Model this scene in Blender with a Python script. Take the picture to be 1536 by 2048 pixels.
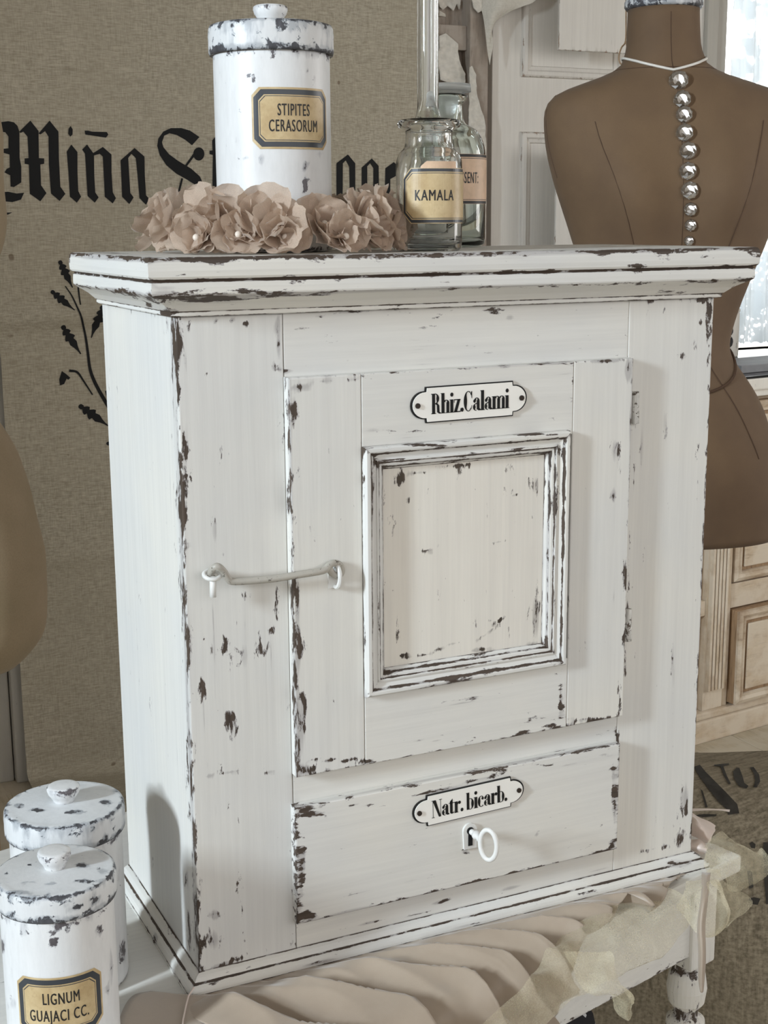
import bpy, bmesh, math, random
import numpy as np
from mathutils import Vector, Matrix, noise as mnoise
from mathutils.geometry import tessellate_polygon
random.seed(7); rng = np.random.RandomState(7)
S = bpy.context.scene
for o in list(bpy.data.objects): bpy.data.objects.remove(o)
COL = S.collection
PI = math.pi
TZ = 0.62            # height of the table top: local z = 0 is the table top, everything is lifted by TZ at the end

# ------------------------------------------------------------------ camera
CAM = np.array([-0.30596, -0.99862, 0.61696])
RV = np.array([0.90181654, -0.43206152, -0.0070547])
UV = np.array([0.0946615, 0.18159943, 0.97880583])
FV = np.array([0.42162321, 0.88337109, -0.20466896])
FP = 2759.9
cd = bpy.data.cameras.new('camera'); cam = bpy.data.objects.new('camera', cd); COL.objects.link(cam)
cd.sensor_fit = 'VERTICAL'; cd.sensor_height = 24; cd.lens = FP/2048*24; cd.clip_start = 0.02
cam.matrix_world = Matrix(((RV[0], UV[0], -FV[0], CAM[0]), (RV[1], UV[1], -FV[1], CAM[1]), (RV[2], UV[2], -FV[2], CAM[2]+TZ), (0, 0, 0, 1)))
S.camera = cam
# ------------------------------------------------------------------ world, lights, exposure
w = bpy.data.worlds.new('daylight'); S.world = w; w.use_nodes = True
bg = w.node_tree.nodes['Background']; bg.inputs[0].default_value = (0.985, 0.985, 1.0, 1); bg.inputs[1].default_value = 1.3
def area(name, loc, target, sx, sy, power, col):
    l = bpy.data.lights.new(name, 'AREA'); l.shape = 'RECTANGLE'; l.size = sx; l.size_y = sy; l.energy = power; l.color = col
    o = bpy.data.objects.new(name, l); COL.objects.link(o); o.location = loc
    o.rotation_euler = (Vector(target)-Vector(loc)).to_track_quat('-Z', 'Y').to_euler(); return o
area('window_light', (-3.3, -0.90, 1.52), (0.0, 0.12, 0.3), 0.26, 0.7, 86, (0.78, 0.90, 1.0))
area('side_fill_light', (3.5, -0.45, 0.75), (0.95, 0.75, 0.1), 0.9, 1.0, 9, (1.0, 0.97, 0.93))  # added fill from the right, lightens the dress form's right side
area('far_window_light', (2.9, 2.6, 1.1), (0.6, 0.0, 0.3), 1.0, 1.2, 18, (0.95, 0.98, 1.0))
S.view_settings.view_transform = 'Standard'; S.view_settings.look = 'None'
S.view_settings.gamma = 1; S.view_settings.exposure = 0.78; S.view_settings.use_curve_mapping = False

# ------------------------------------------------------------------ projection helpers (photo pixel <-> place)
def ray(x, y): return FV+RV*(x-768)/FP-UV*(y-1024)/FP
def at(x, y, t): return CAM+ray(x, y)*t
def by(x, y, Y): d = ray(x, y); return CAM+d*(Y-CAM[1])/d[1]
def bx_(x, y, X): d = ray(x, y); return CAM+d*(X-CAM[0])/d[0]
def bz(x, y, Z): d = ray(x, y); return CAM+d*(Z-CAM[2])/d[2]
def proj(P):
    d = np.asarray(P)-CAM; z = d@FV
    return np.stack([768+FP*(d@RV)/z, 1024-FP*(d@UV)/z], -1)
# ------------------------------------------------------------------ node helpers
def lin(c):
    if isinstance(c, str): c = [int(c[i:i+2], 16) for i in (0, 2, 4)]
    return tuple(((v/255)/12.92 if v/255 <= .04045 else ((v/255+.055)/1.055)**2.4) for v in c)+(1,)
class NT:
    def __init__(s, name):
        s.m = bpy.data.materials.new(name); s.m.use_nodes = True; s.t = s.m.node_tree
        s.b = s.t.nodes['Principled BSDF']; s.out = s.t.nodes['Material Output']
    def n(s, ty, **k):
        x = s.t.nodes.new(ty)
        for a, v in k.items():
            if a.startswith('i_'): x.inputs[a[2:].replace('_', ' ')].default_value = v
            else: setattr(x, a, v)
        return x
    def l(s, a, b): s.t.links.new(a, b)
    def coord(s, scale=(1, 1, 1), kind='Object'):
        c = s.n('ShaderNodeTexCoord'); m = s.n('ShaderNodeMapping'); m.inputs['Scale'].default_value = scale
        oi = s.n('ShaderNodeObjectInfo'); ad = s.n('ShaderNodeVectorMath', operation='ADD')
        ml = s.n('ShaderNodeMath', operation='MULTIPLY'); ml.inputs[1].default_value = 7.3
        s.l(oi.outputs['Random'], ml.inputs[0]); s.l(c.outputs[kind], ad.inputs[0]); s.l(ml.outputs[0], ad.inputs[1])
        s.l(ad.outputs[0], m.inputs['Vector']); return m.outputs[0]
    def noise(s, vec, scale, detail=4, rough=.55, dist=0):
        x = s.n('ShaderNodeTexNoise'); x.inputs['Scale'].default_value = scale; x.inputs['Detail'].default_value = detail
        x.inputs['Roughness'].default_value = rough; x.inputs['Distortion'].default_value = dist
        s.l(vec, x.inputs['Vector']); return x.outputs['Fac']
    def math(s, op, a, b=None, c=None, clamp=False):
        x = s.n('ShaderNodeMath', operation=op); x.use_clamp = clamp
        for i, v in enumerate((a, b, c)):
            if v is None: continue
            if isinstance(v, (int, float)): x.inputs[i].default_value = v
            else: s.l(v, x.inputs[i])
        return x.outputs[0]
    def ramp(s, v, a, b, lo=0., hi=1.):
        x = s.n('ShaderNodeMapRange'); x.inputs[1].default_value = a; x.inputs[2].default_value = b
        x.inputs[3].default_value = lo; x.inputs[4].default_value = hi; s.l(v, x.inputs[0]); return x.outputs[0]
    def mix(s, f, a, b):
        x = s.n('ShaderNodeMix', data_type='RGBA')
        if isinstance(f, (int, float)): x.inputs[0].default_value = f
        else: s.l(f, x.inputs[0])
        for i, v in ((6, a), (7, b)):
            if isinstance(v, tuple): x.inputs[i].default_value = v
            else: s.l(v, x.inputs[i])
        return x.outputs[2]
    def col(s, c):
        if isinstance(c, tuple): s.b.inputs['Base Color'].default_value = c
        else: s.l(c, s.b.inputs['Base Color'])
    def bump(s, h, strength=.3, dist=.001):
        x = s.n('ShaderNodeBump'); x.inputs['Strength'].default_value = strength; x.inputs['Distance'].default_value = dist
        s.l(h, x.inputs['Height']); s.l(x.outputs[0], s.b.inputs['Normal'])
    def attr(s, name):
        x = s.n('ShaderNodeAttribute'); x.attribute_name = name; return x.outputs['Fac']
def plain(name, c, rough=.6, metal=0., nz=0.06, scale=40):
    t = NT(name); v = t.coord(); n = t.noise(v, scale, 5)
    c = lin(c); d = tuple(x*(1-nz*3) for x in c[:3])+(1,)
    t.col(t.mix(t.ramp(n, .3, .7), d, c)); t.b.inputs['Roughness'].default_value = rough; t.b.inputs['Metallic'].default_value = metal
    return t.m
def paint(name, base, tint, primer, deep, axis='Z', thr=.735, rough=.55, chipscale=150, gs=1.):
    """worn paint over wood: the point attribute 'wear' says how far the paint has gone"""
    t = NT(name)
    st = {'Z': (1, 1, .30), 'X': (.34, 1, 1), 'Y': (1, .34, 1), '0': (1, 1, 1)}[axis]
    gr = {'Z': (1, 1, .03), 'X': (.03, 1, 1), 'Y': (1, .03, 1), '0': (1, 1, .25)}[axis]
    v = t.coord(st); g = t.coord(gr); u = t.coord()
    n1 = t.noise(v, chipscale, 9, .68, .3); n2 = t.noise(u, 14, 3); n3 = t.noise(g, 260*gs, 5, .6); n4 = t.noise(g, 110*gs, 4); n5 = t.noise(u, 6, 3)
    wr = t.attr('wear')
    f = t.math('ADD', t.math('ADD', t.math('MULTIPLY', n1, 1.15), t.math('MULTIPLY', n2, .25)), -.20)
    f = t.math('ADD', f, t.math('MULTIPLY', wr, .36))
    chip = t.ramp(f, thr, thr+.012)
    prim = t.ramp(t.math('ADD', f, t.math('MULTIPLY', n4, .10)), thr+.012, thr+.03, 0, .9)
    # thin hairline cracks along the grain
    cr = t.math('MULTIPLY', t.ramp(n3, .66, .70), t.ramp(n2, .55, .62))
    c = t.mix(t.ramp(n5, .35, .65), lin(base), lin(tint))
    c = t.mix(t.ramp(n4, .45, .8, 0, .12), c, lin(primer))
    c = t.mix(t.ramp(n3, .35, .8, 0, .13), c, (.30, .29, .29, 1))
    c = t.mix(t.ramp(t.math('ADD', wr, t.math('MULTIPLY', t.math('SUBTRACT', n4, .5), 1.6)), .42, .70, 0, .6), c, lin(primer))
    c = t.mix(t.math('MULTIPLY', cr, .5), c, lin(primer))
    c = t.mix(prim, c, lin(primer))
    dk = t.mix(t.ramp(n3, .3, .7), lin(deep), tuple(x*2.1 for x in lin(deep)[:3])+(1,))
    c = t.mix(chip, c, dk)
    t.col(c); t.b.inputs['Roughness'].default_value = rough; t.b.inputs['Specular IOR Level'].default_value = .35
    h = t.math('SUBTRACT', t.math('MULTIPLY', n3, .45), chip)
    t.bump(h, .5, .0007)
    return t.m
P_WHITE = dict(base='e0ddd5', tint='d9d8d4', primer='a19d9c', deep='3c332c')
M = {}
M['pz'] = paint('worn_paint_upright', axis='Z', **P_WHITE)
M['px'] = paint('worn_paint_level', axis='X', **P_WHITE)
M['py'] = paint('worn_paint_depth', axis='Y', **P_WHITE)
M['pw'] = paint('worn_cream_paint', 'e6e2d8', 'e2dcd2', 'a39d97', '3b332b', axis='Z', thr=.715)
M['jar'] = paint('canister_paint', 'e0e1e1', 'dad9d7', 'a3a3a6', '4a4648', axis='0', thr=.765, rough=.35, chipscale=85)
M['jarlid'] = paint('canister_lid_paint', 'd8dadb', 'd2d2d1', '8f949a', '3c3c3f', axis='0', thr=.765, rough=.4, chipscale=100)
M['sm'] = paint('old_metal_white', 'ecebe6', 'dddcd8', '8a8680', '4a4038', axis='0', thr=.72, rough=.4, chipscale=180)
M['hookm'] = paint('grimy_white_hook', 'bdb8ad', 'aaa59b', '7c766e', '3b332c', axis='0', thr=.67, rough=.4, chipscale=200)
M['blk'] = plain('black_enamel', '0d0d0e', .3)
M['ink'] = plain('black_stencil_ink', '0f0f10', .85, nz=.1, scale=200)
M['fadedink'] = plain('faded_ink', '45423d', .9, nz=.16, scale=60)
M['enamel'] = plain('white_enamel', 'f2efe8', .18, nz=.01)
M['screw'] = plain('rusty_screw', '3a2f28', .5, .4)
M['border'] = plain('label_border', '3a3d42', .35)
M['lblk'] = plain('label_print', '1b1816', .5)
M['dark'] = plain('dark_void', '0b0a09', .9)
def tanlabel():
    t = NT('aged_label_paper'); v = t.coord(); n = t.noise(v, 45, 6, .65); n2 = t.noise(v, 240, 4)
    c = t.mix(t.ramp(n, .35, .7), lin('b39a70'), lin('cfba90')); c = t.mix(t.ramp(n2, .55, .8, 0, .35), c, lin('8d6c42'))
    t.col(c); t.b.inputs['Roughness'].default_value = .4; return t.m
M['tan'] = tanlabel()
M['pink'] = plain('faded_label_paper', 'd9b99b', .5, nz=.08, scale=90)
def linen(name, a, b, c3, scale=1., spots=True):
    t = NT(name)
    h = t.noise(t.coord((.12, 1, 1)), 420*scale, 3, .6); v = t.noise(t.coord((1, 1, .12)), 420*scale, 3, .6)
    n = t.noise(t.coord(), 5, 4, .6); sl = t.noise(t.coord((.08, 1, 1)), 110*scale, 4)
    wv = t.math('ADD', t.math('MULTIPLY', h, .6), t.math('MULTIPLY', v, .4))
    c = t.mix(t.ramp(wv, .36, .64), lin(a), lin(b)); c = t.mix(t.ramp(n, .35, .7, 0, .45), c, lin(c3))
    c = t.mix(t.ramp(sl, .62, .72, 0, .5), c, lin(b))
    c = t.mix(t.ramp(sl, .30, .38, .3, 0), c, lin(a))
    if spots: c = t.mix(t.ramp(t.noise(t.coord(), 26, 2, .4), .76, .79, 0, .6), c, lin('5a4634'))
    t.col(c); t.b.inputs['Roughness'].default_value = .95; t.b.inputs['Specular IOR Level'].default_value = .1
    t.bump(wv, .5, .0012); return t.m
M['linen'] = linen('handwoven_linen', '928a79', 'beb5a3', 'a49b88')
M['palecl'] = linen('pale_cotton', 'bfbaae', 'cfcabf', 'c6c1b5', spots=False)
M['burlap'] = linen('coarse_sackcloth', '6f6758', 'aaa08c', '8a806e', .6)
def formcloth(name, a, b):
    t = NT(name); v = t.coord(); n = t.noise(v, 7, 4, .6); f = t.noise(v, 500, 2)
    c = t.mix(t.ramp(n, .3, .7), lin(a), lin(b)); c = t.mix(t.ramp(f, .4, .7, 0, .15), c, lin('5f4930'))
    t.col(c); t.b.inputs['Roughness'].default_value = .8; t.b.inputs['Sheen Weight'].default_value = .06; t.bump(f, .2, .0005); return t.m
M['form'] = formcloth('tan_form_cloth', '5c4733', '6f583f')
M['form2'] = formcloth('pale_form_cloth', '8f7f63', 'a08d73')
def glass(name, c):
    t = NT(name); t.b.inputs['Base Color'].default_value = c; t.b.inputs['Transmission Weight'].default_value = 1
    t.b.inputs['Roughness'].default_value = .0; t.b.inputs['IOR'].default_value = 1.46; return t.m
M['glass'] = glass('clear_glass', (.98, 1, .99, 1)); M['glassg'] = glass('greenish_glass', (.93, .99, .96, 1)); M['crystal'] = glass('cut_crystal', (.95, .95, .95, 1)); M['crystal'].node_tree.nodes['Principled BSDF'].inputs['Metallic'].default_value = .55
def frosted():
    t = NT('ground_glass'); t.b.inputs['Base Color'].default_value = (.97, .99, .98, 1); t.b.inputs['Transmission Weight'].default_value = .85
    t.b.inputs['Roughness'].default_value = .35; return t.m
M['frost'] = frosted()
def thincloth(name, c, c2, transl=.35, alpha=1., fold=30, sheen=.3, rough=.6):
    t = NT(name); v = t.coord(); n = t.noise(v, fold, 4, .6); f = t.noise(v, 900, 2)
    cc = t.mix(t.ramp(n, .3, .7), lin(c), lin(c2)); t.col(cc)
    t.b.inputs['Roughness'].default_value = rough; t.b.inputs['Sheen Weight'].default_value = sheen; t.bump(f, .15, .0004)
    tr = t.n('ShaderNodeBsdfTranslucent'); t.l(cc, tr.inputs['Color'])
    mx = t.n('ShaderNodeMixShader'); mx.inputs[0].default_value = transl
    t.l(t.b.outputs[0], mx.inputs[1]); t.l(tr.outputs[0], mx.inputs[2]); last = mx.outputs[0]
    if alpha < 1:
        tp = t.n('ShaderNodeBsdfTransparent'); m2 = t.n('ShaderNodeMixShader')
        a = t.ramp(t.math('ADD', t.math('MULTIPLY', n, .6), t.math('MULTIPLY', f, .4)), .35, .65, alpha-.15, min(1, alpha+.15))
        t.l(a, m2.inputs[0]); t.l(tp.outputs[0], m2.inputs[1]); t.l(last, m2.inputs[2]); last = m2.outputs[0]
    t.l(last, t.out.inputs['Surface']); return t.m
M['petal'] = thincloth('dusty_rose_chiffon', 'c9b39f', 'd6c2af', .4, .93, 60)
M['satin'] = thincloth('beige_taffeta', 'a08f7d', 'ad9d8b', .08, 1., 14, .4, .45)
M['satinp'] = thincloth('pale_pink_taffeta', 'e6d6cc', 'f0e2d9', .2, 1., 14, .3, .4)
M['tulle'] = thincloth('yellowed_tulle', 'e6dcb8', 'f0e8ce', .35, .34, 25, .2)
M['edge'] = thincloth('tulle_hem', 'd6c898', 'e2d8b4', .3, .9, 25, .2)
def lace():
    t = NT('white_lace'); v = t.coord((1, 1, 1)); vo = t.n('ShaderNodeTexVoronoi'); vo.inputs['Scale'].default_value = 70; t.l(v, vo.inputs['Vector'])
    n = t.noise(v, 16, 3)
    t.col((.74, .79, .82, 1)); tr = t.n('ShaderNodeBsdfTranslucent'); tr.inputs['Color'].default_value = (.60, .65, .68, 1)
    mx = t.n('ShaderNodeMixShader'); mx.inputs[0].default_value = .55; t.l(t.b.outputs[0], mx.inputs[1]); t.l(tr.outputs[0], mx.inputs[2])
    tp = t.n('ShaderNodeBsdfTransparent'); m2 = t.n('ShaderNodeMixShader')
    a = t.math('MAXIMUM', t.ramp(vo.outputs['Distance'], .3, .4, .25, .95), t.ramp(n, .5, .54))
    t.l(a, m2.inputs[0]); t.l(tp.outputs[0], m2.inputs[1]); t.l(mx.outputs[0], m2.inputs[2]); t.l(m2.outputs[0], t.out.inputs['Surface']); return t.m
M['lace'] = lace()
def wood(name, a, b, d, axis='X', wash=None, thr=.52):
    t = NT(name); st = {'X': (.12, 1, 1), 'Z': (1, 1, .12), 'Y': (1, .12, 1)}[axis]
    n = t.noise(t.coord(st), 60, 6, .65, .4); k = t.noise(t.coord(), 12, 5, .6)
    c = t.mix(t.ramp(n, .3, .7), lin(a), lin(b)); c = t.mix(t.ramp(t.noise(t.coord(st), 160, 4), .55, .7, 0, .6), c, lin(d))
    if wash: c = t.mix(t.ramp(k, thr-.08, thr+.1, .85, .1), c, lin(wash))
    c = t.mix(t.math('MULTIPLY', t.attr('wear'), t.ramp(k, .4, .6), clamp=True), c, lin(d))
    t.col(c); t.b.inputs['Roughness'].default_value = .75; t.bump(n, .3, .001); return t.m
M['chest'] = wood('limed_oak', 'b09a80', 'c9b69b', '8a715a', 'X', 'd3c6b3')
M['chestz'] = wood('limed_oak_upright', 'b09a80', 'd0bfa5', '8a715a', 'Z', 'd8ccba')
M['barewood'] = wood('bare_wood', '8e7357', 'ab8d6c', '5c4936', 'Z')
M['oldpost'] = wood('grey_brown_weathered_wood', '85776a', '9f9284', '5e5146', 'Z', 'a69b8f', .45)
M['flake'] = plain('curling_paint_flake', 'd6d0c4', .6, nz=.08, scale=70)
M['floorw'] = wood('pale_floor_board', 'a99b83', 'bdb099', '85775f', 'Y', 'c0b6a3')
M['wall'] = plain('grey_white_wall', 'b9b3a9', .9, nz=.04, scale=4)
M['trim'] = paint('old_trim_paint', 'aca79d', 'b3aea4', '8d857b', '5a4a3c', axis='Z', thr=.76)
M['doorp'] = paint('door_paint', 'd6d0c7', 'dad5cc', 'a49b90', '7a6352', axis='Z', thr=.78, chipscale=50)
M['slab'] = plain('black_slab', '141416', .15, nz=.1, scale=8)
M['grey'] = plain('grey_board', '8c8c8e', .6)
M['cord'] = plain('white_cord', 'e8e3da', .7)
M['brown'] = plain('brown_thread', '4c3523', .8)
M['pearl'] = plain('pearl', 'e8ddd0', .2)
# ------------------------------------------------------------------ object helpers
ORI = {}
def tag(o, label=None, cat=None, group=None, kind=None):
    if label: o['label'] = label
    if cat: o['category'] = cat
    if group: o['group'] = group
    if kind: o['kind'] = kind
    return o
def thing(name, label, cat, loc, group=None, rz=0.):
    o = bpy.data.objects.new(name, None); COL.objects.link(o); o.location = tuple(loc); o.rotation_euler = (0, 0, rz)
    o.empty_display_size = .05; ORI[o] = np.array(loc, float); return tag(o, label, cat, group)
def mk(name, V, F, mats, parent=None, smooth=False, wear=None, mi=None, local=False):
    V = np.asarray(V, float)
    if not isinstance(mats, (list, tuple)): mats = [mats]
    if parent is None:
        lo, hi = V.min(0), V.max(0); org = np.array([(lo[0]+hi[0])/2, (lo[1]+hi[1])/2, lo[2]])
        if local: org = np.zeros(3)
    else: org = ORI[parent]
    me = bpy.data.meshes.new(name); me.from_pydata((V-(0 if local else org)).tolist(), [], [list(map(int, f)) for f in F])
    for m in mats: me.materials.append(M[m] if isinstance(m, str) else m)
    if mi is not None: me.polygons.foreach_set('material_index', np.asarray(mi, np.int32))
    if smooth: me.polygons.foreach_set('use_smooth', np.ones(len(me.polygons), bool))
    a = me.attributes.new('wear', 'FLOAT', 'POINT')
    if wear is not None: a.data.foreach_set('value', np.asarray(wear, np.float32))
    me.update()
    o = bpy.data.objects.new(name, me); COL.objects.link(o)
    if parent is not None: o.parent = parent; ORI[o] = org
    else: o.location = tuple(org); ORI[o] = org
    if parent is not None and ORI[parent] is not org: pass
    return o
# sub-parts: children of a part share the thing's origin because parts sit at it with no transform of their own
def grid_faces(n, m, wrap=False, off=0):
    F = []
    for i in range(n-1):
        for j in range(m-1 if not wrap else m):
            k = (j+1) % m; F.append((off+i*m+j, off+i*m+k, off+(i+1)*m+k, off+(i+1)*m+j))
    return F
def join(parts):
    V = []; F = []; o = 0; Wr = []
    for p in parts:
        v, f = p[0], p[1]; V += list(map(tuple, v)); F += [tuple(i+o for i in q) for q in f]
        Wr += list(p[2]) if len(p) > 2 and p[2] is not None else [0]*len(v); o += len(v)
    return V, F, Wr
def box(x0, x1, y0, y1, z0, z1, b=0., wear=.0):
    bm = bmesh.new(); bmesh.ops.create_cube(bm, size=1)
    for v in bm.verts: v.co = ((x0+x1)/2+v.co.x*(x1-x0), (y0+y1)/2+v.co.y*(y1-y0), (z0+z1)/2+v.co.z*(z1-z0))
    if b: bmesh.ops.bevel(bm, geom=bm.edges[:], offset=b, segments=2, affect='EDGES', profile=.6)
    bm.verts.ensure_lookup_table(); V = [tuple(v.co) for v in bm.verts]; F = [[v.index for v in f.verts] for f in bm.faces]; bm.free()
    return V, F, [wear]*len(V)
def xf(part, ang=0., org=(0, 0, 0), piv=(0, 0)):
    c, s = math.cos(ang), math.sin(ang); V = np.asarray(part[0], float)
    x = V[:, 0]-piv[0]; y = V[:, 1]-piv[1]
    V2 = np.stack([piv[0]+c*x-s*y+org[0], piv[1]+s*x+c*y+org[1], V[:, 2]+org[2]], 1); return (V2,)+tuple(part[1:])
def tube(P, r, seg=8, close=False, cap=True):
    P = [Vector(p) for p in P]; n = len(P); rr = r if hasattr(r, '__len__') else [r]*n
    V = []; up = None
    for i, p in enumerate(P):
        a = P[(i-1) % n] if (i or close) else P[0]; b = P[(i+1) % n] if (i < n-1 or close) else P[-1]
        t = (b-a).normalized()
        if up is None: up = t.orthogonal().normalized()
        up = (up-t*up.dot(t)).normalized(); s = t.cross(up)
        for k in range(seg):
            q = 2*PI*k/seg; V.append(tuple(p+(up*math.cos(q)+s*math.sin(q))*rr[i]))
    F = grid_faces(n, seg, True)
    if close: F += [((n-1)*seg+j, (n-1)*seg+(j+1) % seg, (j+1) % seg, j) for j in range(seg)]
    elif cap: F += [tuple(range(seg))[::-1], tuple((n-1)*seg+j for j in range(seg))]
    return V, F, [0]*len(V)
def smooth_path(P, n=8):
    P = [np.array(p, float) for p in P]; Q = [2*P[0]-P[1]]+P+[2*P[-1]-P[-2]]; out = []
    for i in range(1, len(Q)-2):
        a, b, c, d = Q[i-1:i+3]
        for k in range(n):
            t = k/n; out.append(.5*((2*b)+(-a+c)*t+(2*a-5*b+4*c-d)*t*t+(-a+3*b-3*c+d)*t**3))
    out.append(Q[-2]); return out
def lathe(prof, c, seg=64, wear=None, sub=None, caps=True):
    """prof: list of (r, z[, wear]) from bottom to top"""
    if sub:
        q = []
        for a, b in zip(prof[:-1], prof[1:]):
            d = math.hypot(b[0]-a[0], b[1]-a[1]); n = max(1, int(d/sub))
            for k in range(n): q.append(tuple(a[i]+(b[i]-a[i])*k/n for i in range(len(a))))
        prof = q+[prof[-1]]
    V = []; Wr = []
    for p in prof:
        for k in range(seg):
            a = 2*PI*k/seg; V.append((c[0]+p[0]*math.cos(a), c[1]+p[0]*math.sin(a), c[2]+p[1])); Wr.append(p[2] if len(p) > 2 else 0)
    F = [(a, b, c_, d) for a, b, c_, d in grid_faces(len(prof), seg, True)]
    if caps: F += [tuple(range(seg))[::-1], tuple((len(prof)-1)*seg+j for j in range(seg))]
    return V, F, Wr
def blobwear(V, base, blobs):
    """wear that the photograph shows at given spots: blobs = (px, py, rx, ry, strength[, angle])"""
    q = proj(np.asarray(V)); wv = np.array(base, float)
    for b in blobs:
        dx = q[:, 0]-b[0]; dy = q[:, 1]-b[1]; a = b[5] if len(b) > 5 else 0
        c, s = math.cos(a), math.sin(a); u = (dx*c+dy*s)/b[2]; v = (-dx*s+dy*c)/b[3]
        wv = np.maximum(wv, min(1.1, b[4]*1.16)*np.clip(1.25-np.sqrt(u*u+v*v), 0, 1))
    return wv
def lines(a, b, res, r):
    n = max(1, int((b-a-2*r)/res)); return np.concatenate([[a, a+r*.3, a+r], np.linspace(a+r, b-r, n+1)[1:-1], [b-r, b-r*.3, b]])
def board(x0, x1, z0, z1, yf, th, r=.0012, res=.003, ew=(0, 0, 0, 0), blobs=(), wd=.004):
    """a board whose face looks to -y; ew = wear along left, right, bottom, top edge"""
    X = lines(x0, x1, res, r); Z = lines(z0, z1, res, r); n, m = len(Z), len(X)
    gx, gz = np.meshgrid(X, Z); dl, dr, db, dt = gx-x0, x1-gx, gz-z0, z1-gz
    e = np.minimum(np.minimum(dl, dr), np.minimum(db, dt)); drop = np.where(e < r, r-np.sqrt(np.clip(r*r-(r-e)**2, 0, None)), 0)
    V = np.stack([gx, yf+drop, gz], -1).reshape(-1, 3)
    wr = np.zeros_like(gx)
    for d, k in ((dl, ew[0]), (dr, ew[1]), (db, ew[2]), (dt, ew[3])): wr = np.maximum(wr, .80*k*np.clip(1.1-d/wd, 0, 1))
    wr = blobwear(V, wr.reshape(-1), blobs) if blobs else wr.reshape(-1)
    F = [(a, b, c, d) for a, b, c, d in grid_faces(n, m)]
    # side walls
    ring = [j for j in range(m)]+[i*m+m-1 for i in range(1, n)]+[(n-1)*m+j for j in range(m-2, -1, -1)]+[i*m for i in range(n-2, 0, -1)]
    k0 = len(V); back = V[ring].copy(); back[:, 1] = yf+th; V = np.vstack([V, back]); wr = np.concatenate([wr, wr[ring]*.3]); L = len(ring)
    for i in range(L): F.append((ring[(i+1) % L], ring[i], k0+i, k0+(i+1) % L))
    F.append(tuple(k0+i for i in range(L)))
    return V, F, wr
def sweep(prof, path, outn, closed=False, sub=.006, blobs=()):
    """prof (offset, z, wear); path corner points (x, y) in the z plane; outn outward normals of each path segment; mitred"""
    n = len(path); pts = []
    segs = n if closed else n-1
    cor = []
    for i in range(n):
        if closed: a, b = outn[(i-1) % n], outn[i]
        else: a = outn[max(0, i-1)]; b = outn[min(segs-1, i)]
        a, b = np.array(a, float), np.array(b, float)
        mt = (a+b)/(1+a@b) if abs(a@b) < .999 else a
        cor.append(mt)
    st = []
    for i in range(segs):
        j = (i+1) % n; p, q = np.array(path[i], float), np.array(path[j], float); k = max(1, int(np.linalg.norm(q-p)/sub))
        for s in range(k+(1 if (i == segs-1 and not closed) else 0)):
            t = s/k; st.append((p*(1-t)+q*t, cor[i]*(1-t)+cor[j]*t, min(t, 1-t)*np.linalg.norm(q-p)))
    m = len(prof); V = []; W_ = []
    for p, mt, d in st:
        for o, z, wv in prof: V.append((p[0]+mt[0]*o, p[1]+mt[1]*o, z)); W_.append(min(1, .82*wv+.30*max(0, 1-d/.006)))
    F = []; L = len(st)
    for i in range(L if closed else L-1):
        for k in range(m-1): F.append((i*m+k, ((i+1) % L)*m+k, ((i+1) % L)*m+k+1, i*m+k+1))
    W_ = np.array(W_)
    if blobs: W_ = blobwear(V, W_, blobs)
    return V, F, W_
def poly_fill(polys, f3, sub=None, off=None):
    """2-D polygons -> triangles through the map f3(x, y)"""
    bm = bmesh.new()
    for P in polys:
        tr = tessellate_polygon([[Vector((x, y, 0)) for x, y in P]]); vs = [bm.verts.new((x, y, 0)) for x, y in P]
        for t in tr:
            try: bm.faces.new([vs[i] for i in t])
            except ValueError: pass
    if sub:
        for _ in range(4):
            e = [e for e in bm.edges if e.calc_length() > sub]
            if not e: break
            bmesh.ops.subdivide_edges(bm, edges=e, cuts=1); bmesh.ops.triangulate(bm, faces=bm.faces[:])
    bm.verts.ensure_lookup_table(); bm.verts.index_update()
    V = [tuple(f3(v.co.x, v.co.y)) for v in bm.verts]; F = [[v.index for v in f.verts] for f in bm.faces]; bm.free()
    return V, F, [0]*len(V)
def text_polys(s, size=1., bold=.0, spacing=1.):
    cu = bpy.data.curves.new('t', 'FONT'); cu.body = s; cu.size = size; cu.offset = 0; cu.space_character = spacing; cu.resolution_u = 3
    cu.align_x = 'CENTER'; o = bpy.data.objects.new('t', cu); COL.objects.link(o)
    me = o.to_mesh(); V = [tuple(v.co) for v in me.vertices]; F = [list(p.vertices) for p in me.polygons]; o.to_mesh_clear()
    bpy.data.objects.remove(o); bpy.data.curves.remove(cu); V = np.array(V)
    # a second, slightly shifted copy of the outlines makes the strokes bolder
    return np.vstack([V-[.022*size, 0, 0], V+[.022*size, .01*size, 0]]), F+[[i+len(V) for i in f] for f in F]
EL = lambda cx, cy, rx, ry, n=20: [(cx+rx*math.cos(2*PI*i/n), cy+ry*math.sin(2*PI*i/n)) for i in range(n)]

# ================================================================== ROOM
YW = 2.06; X0, X1 = -2.6, 3.6; ZC = 1.95; ZF = -TZ
wl = by(1403, 300, YW)[0]; zs = by(1480, 700, YW)[2]          # window left edge, sill height
wr_ = wl+1.05; zt = 1.55
def S_(name, parts, m, **k): o = mk(name, *join(parts)[:2], m, wear=join(parts)[2], **k); return tag(o, kind='structure')
S_('wall_back', [box(X0, wl, YW, YW+.12, ZF, ZC), box(wl, wr_, YW, YW+.12, ZF, zs), box(wl, wr_, YW, YW+.12, zt, ZC), box(wr_, X1, YW, YW+.12, ZF, ZC)], 'wall')
S_('wall_left', [box(X0-.1, X0, -3.0, -1.0, ZF, ZC), box(X0-.1, X0, -.45, YW+.12, ZF, ZC), box(X0-.1, X0, -1.0, -.45, ZF, .5), box(X0-.1, X0, -1.0, -.45, 1.7, ZC)], 'wall')
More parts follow.
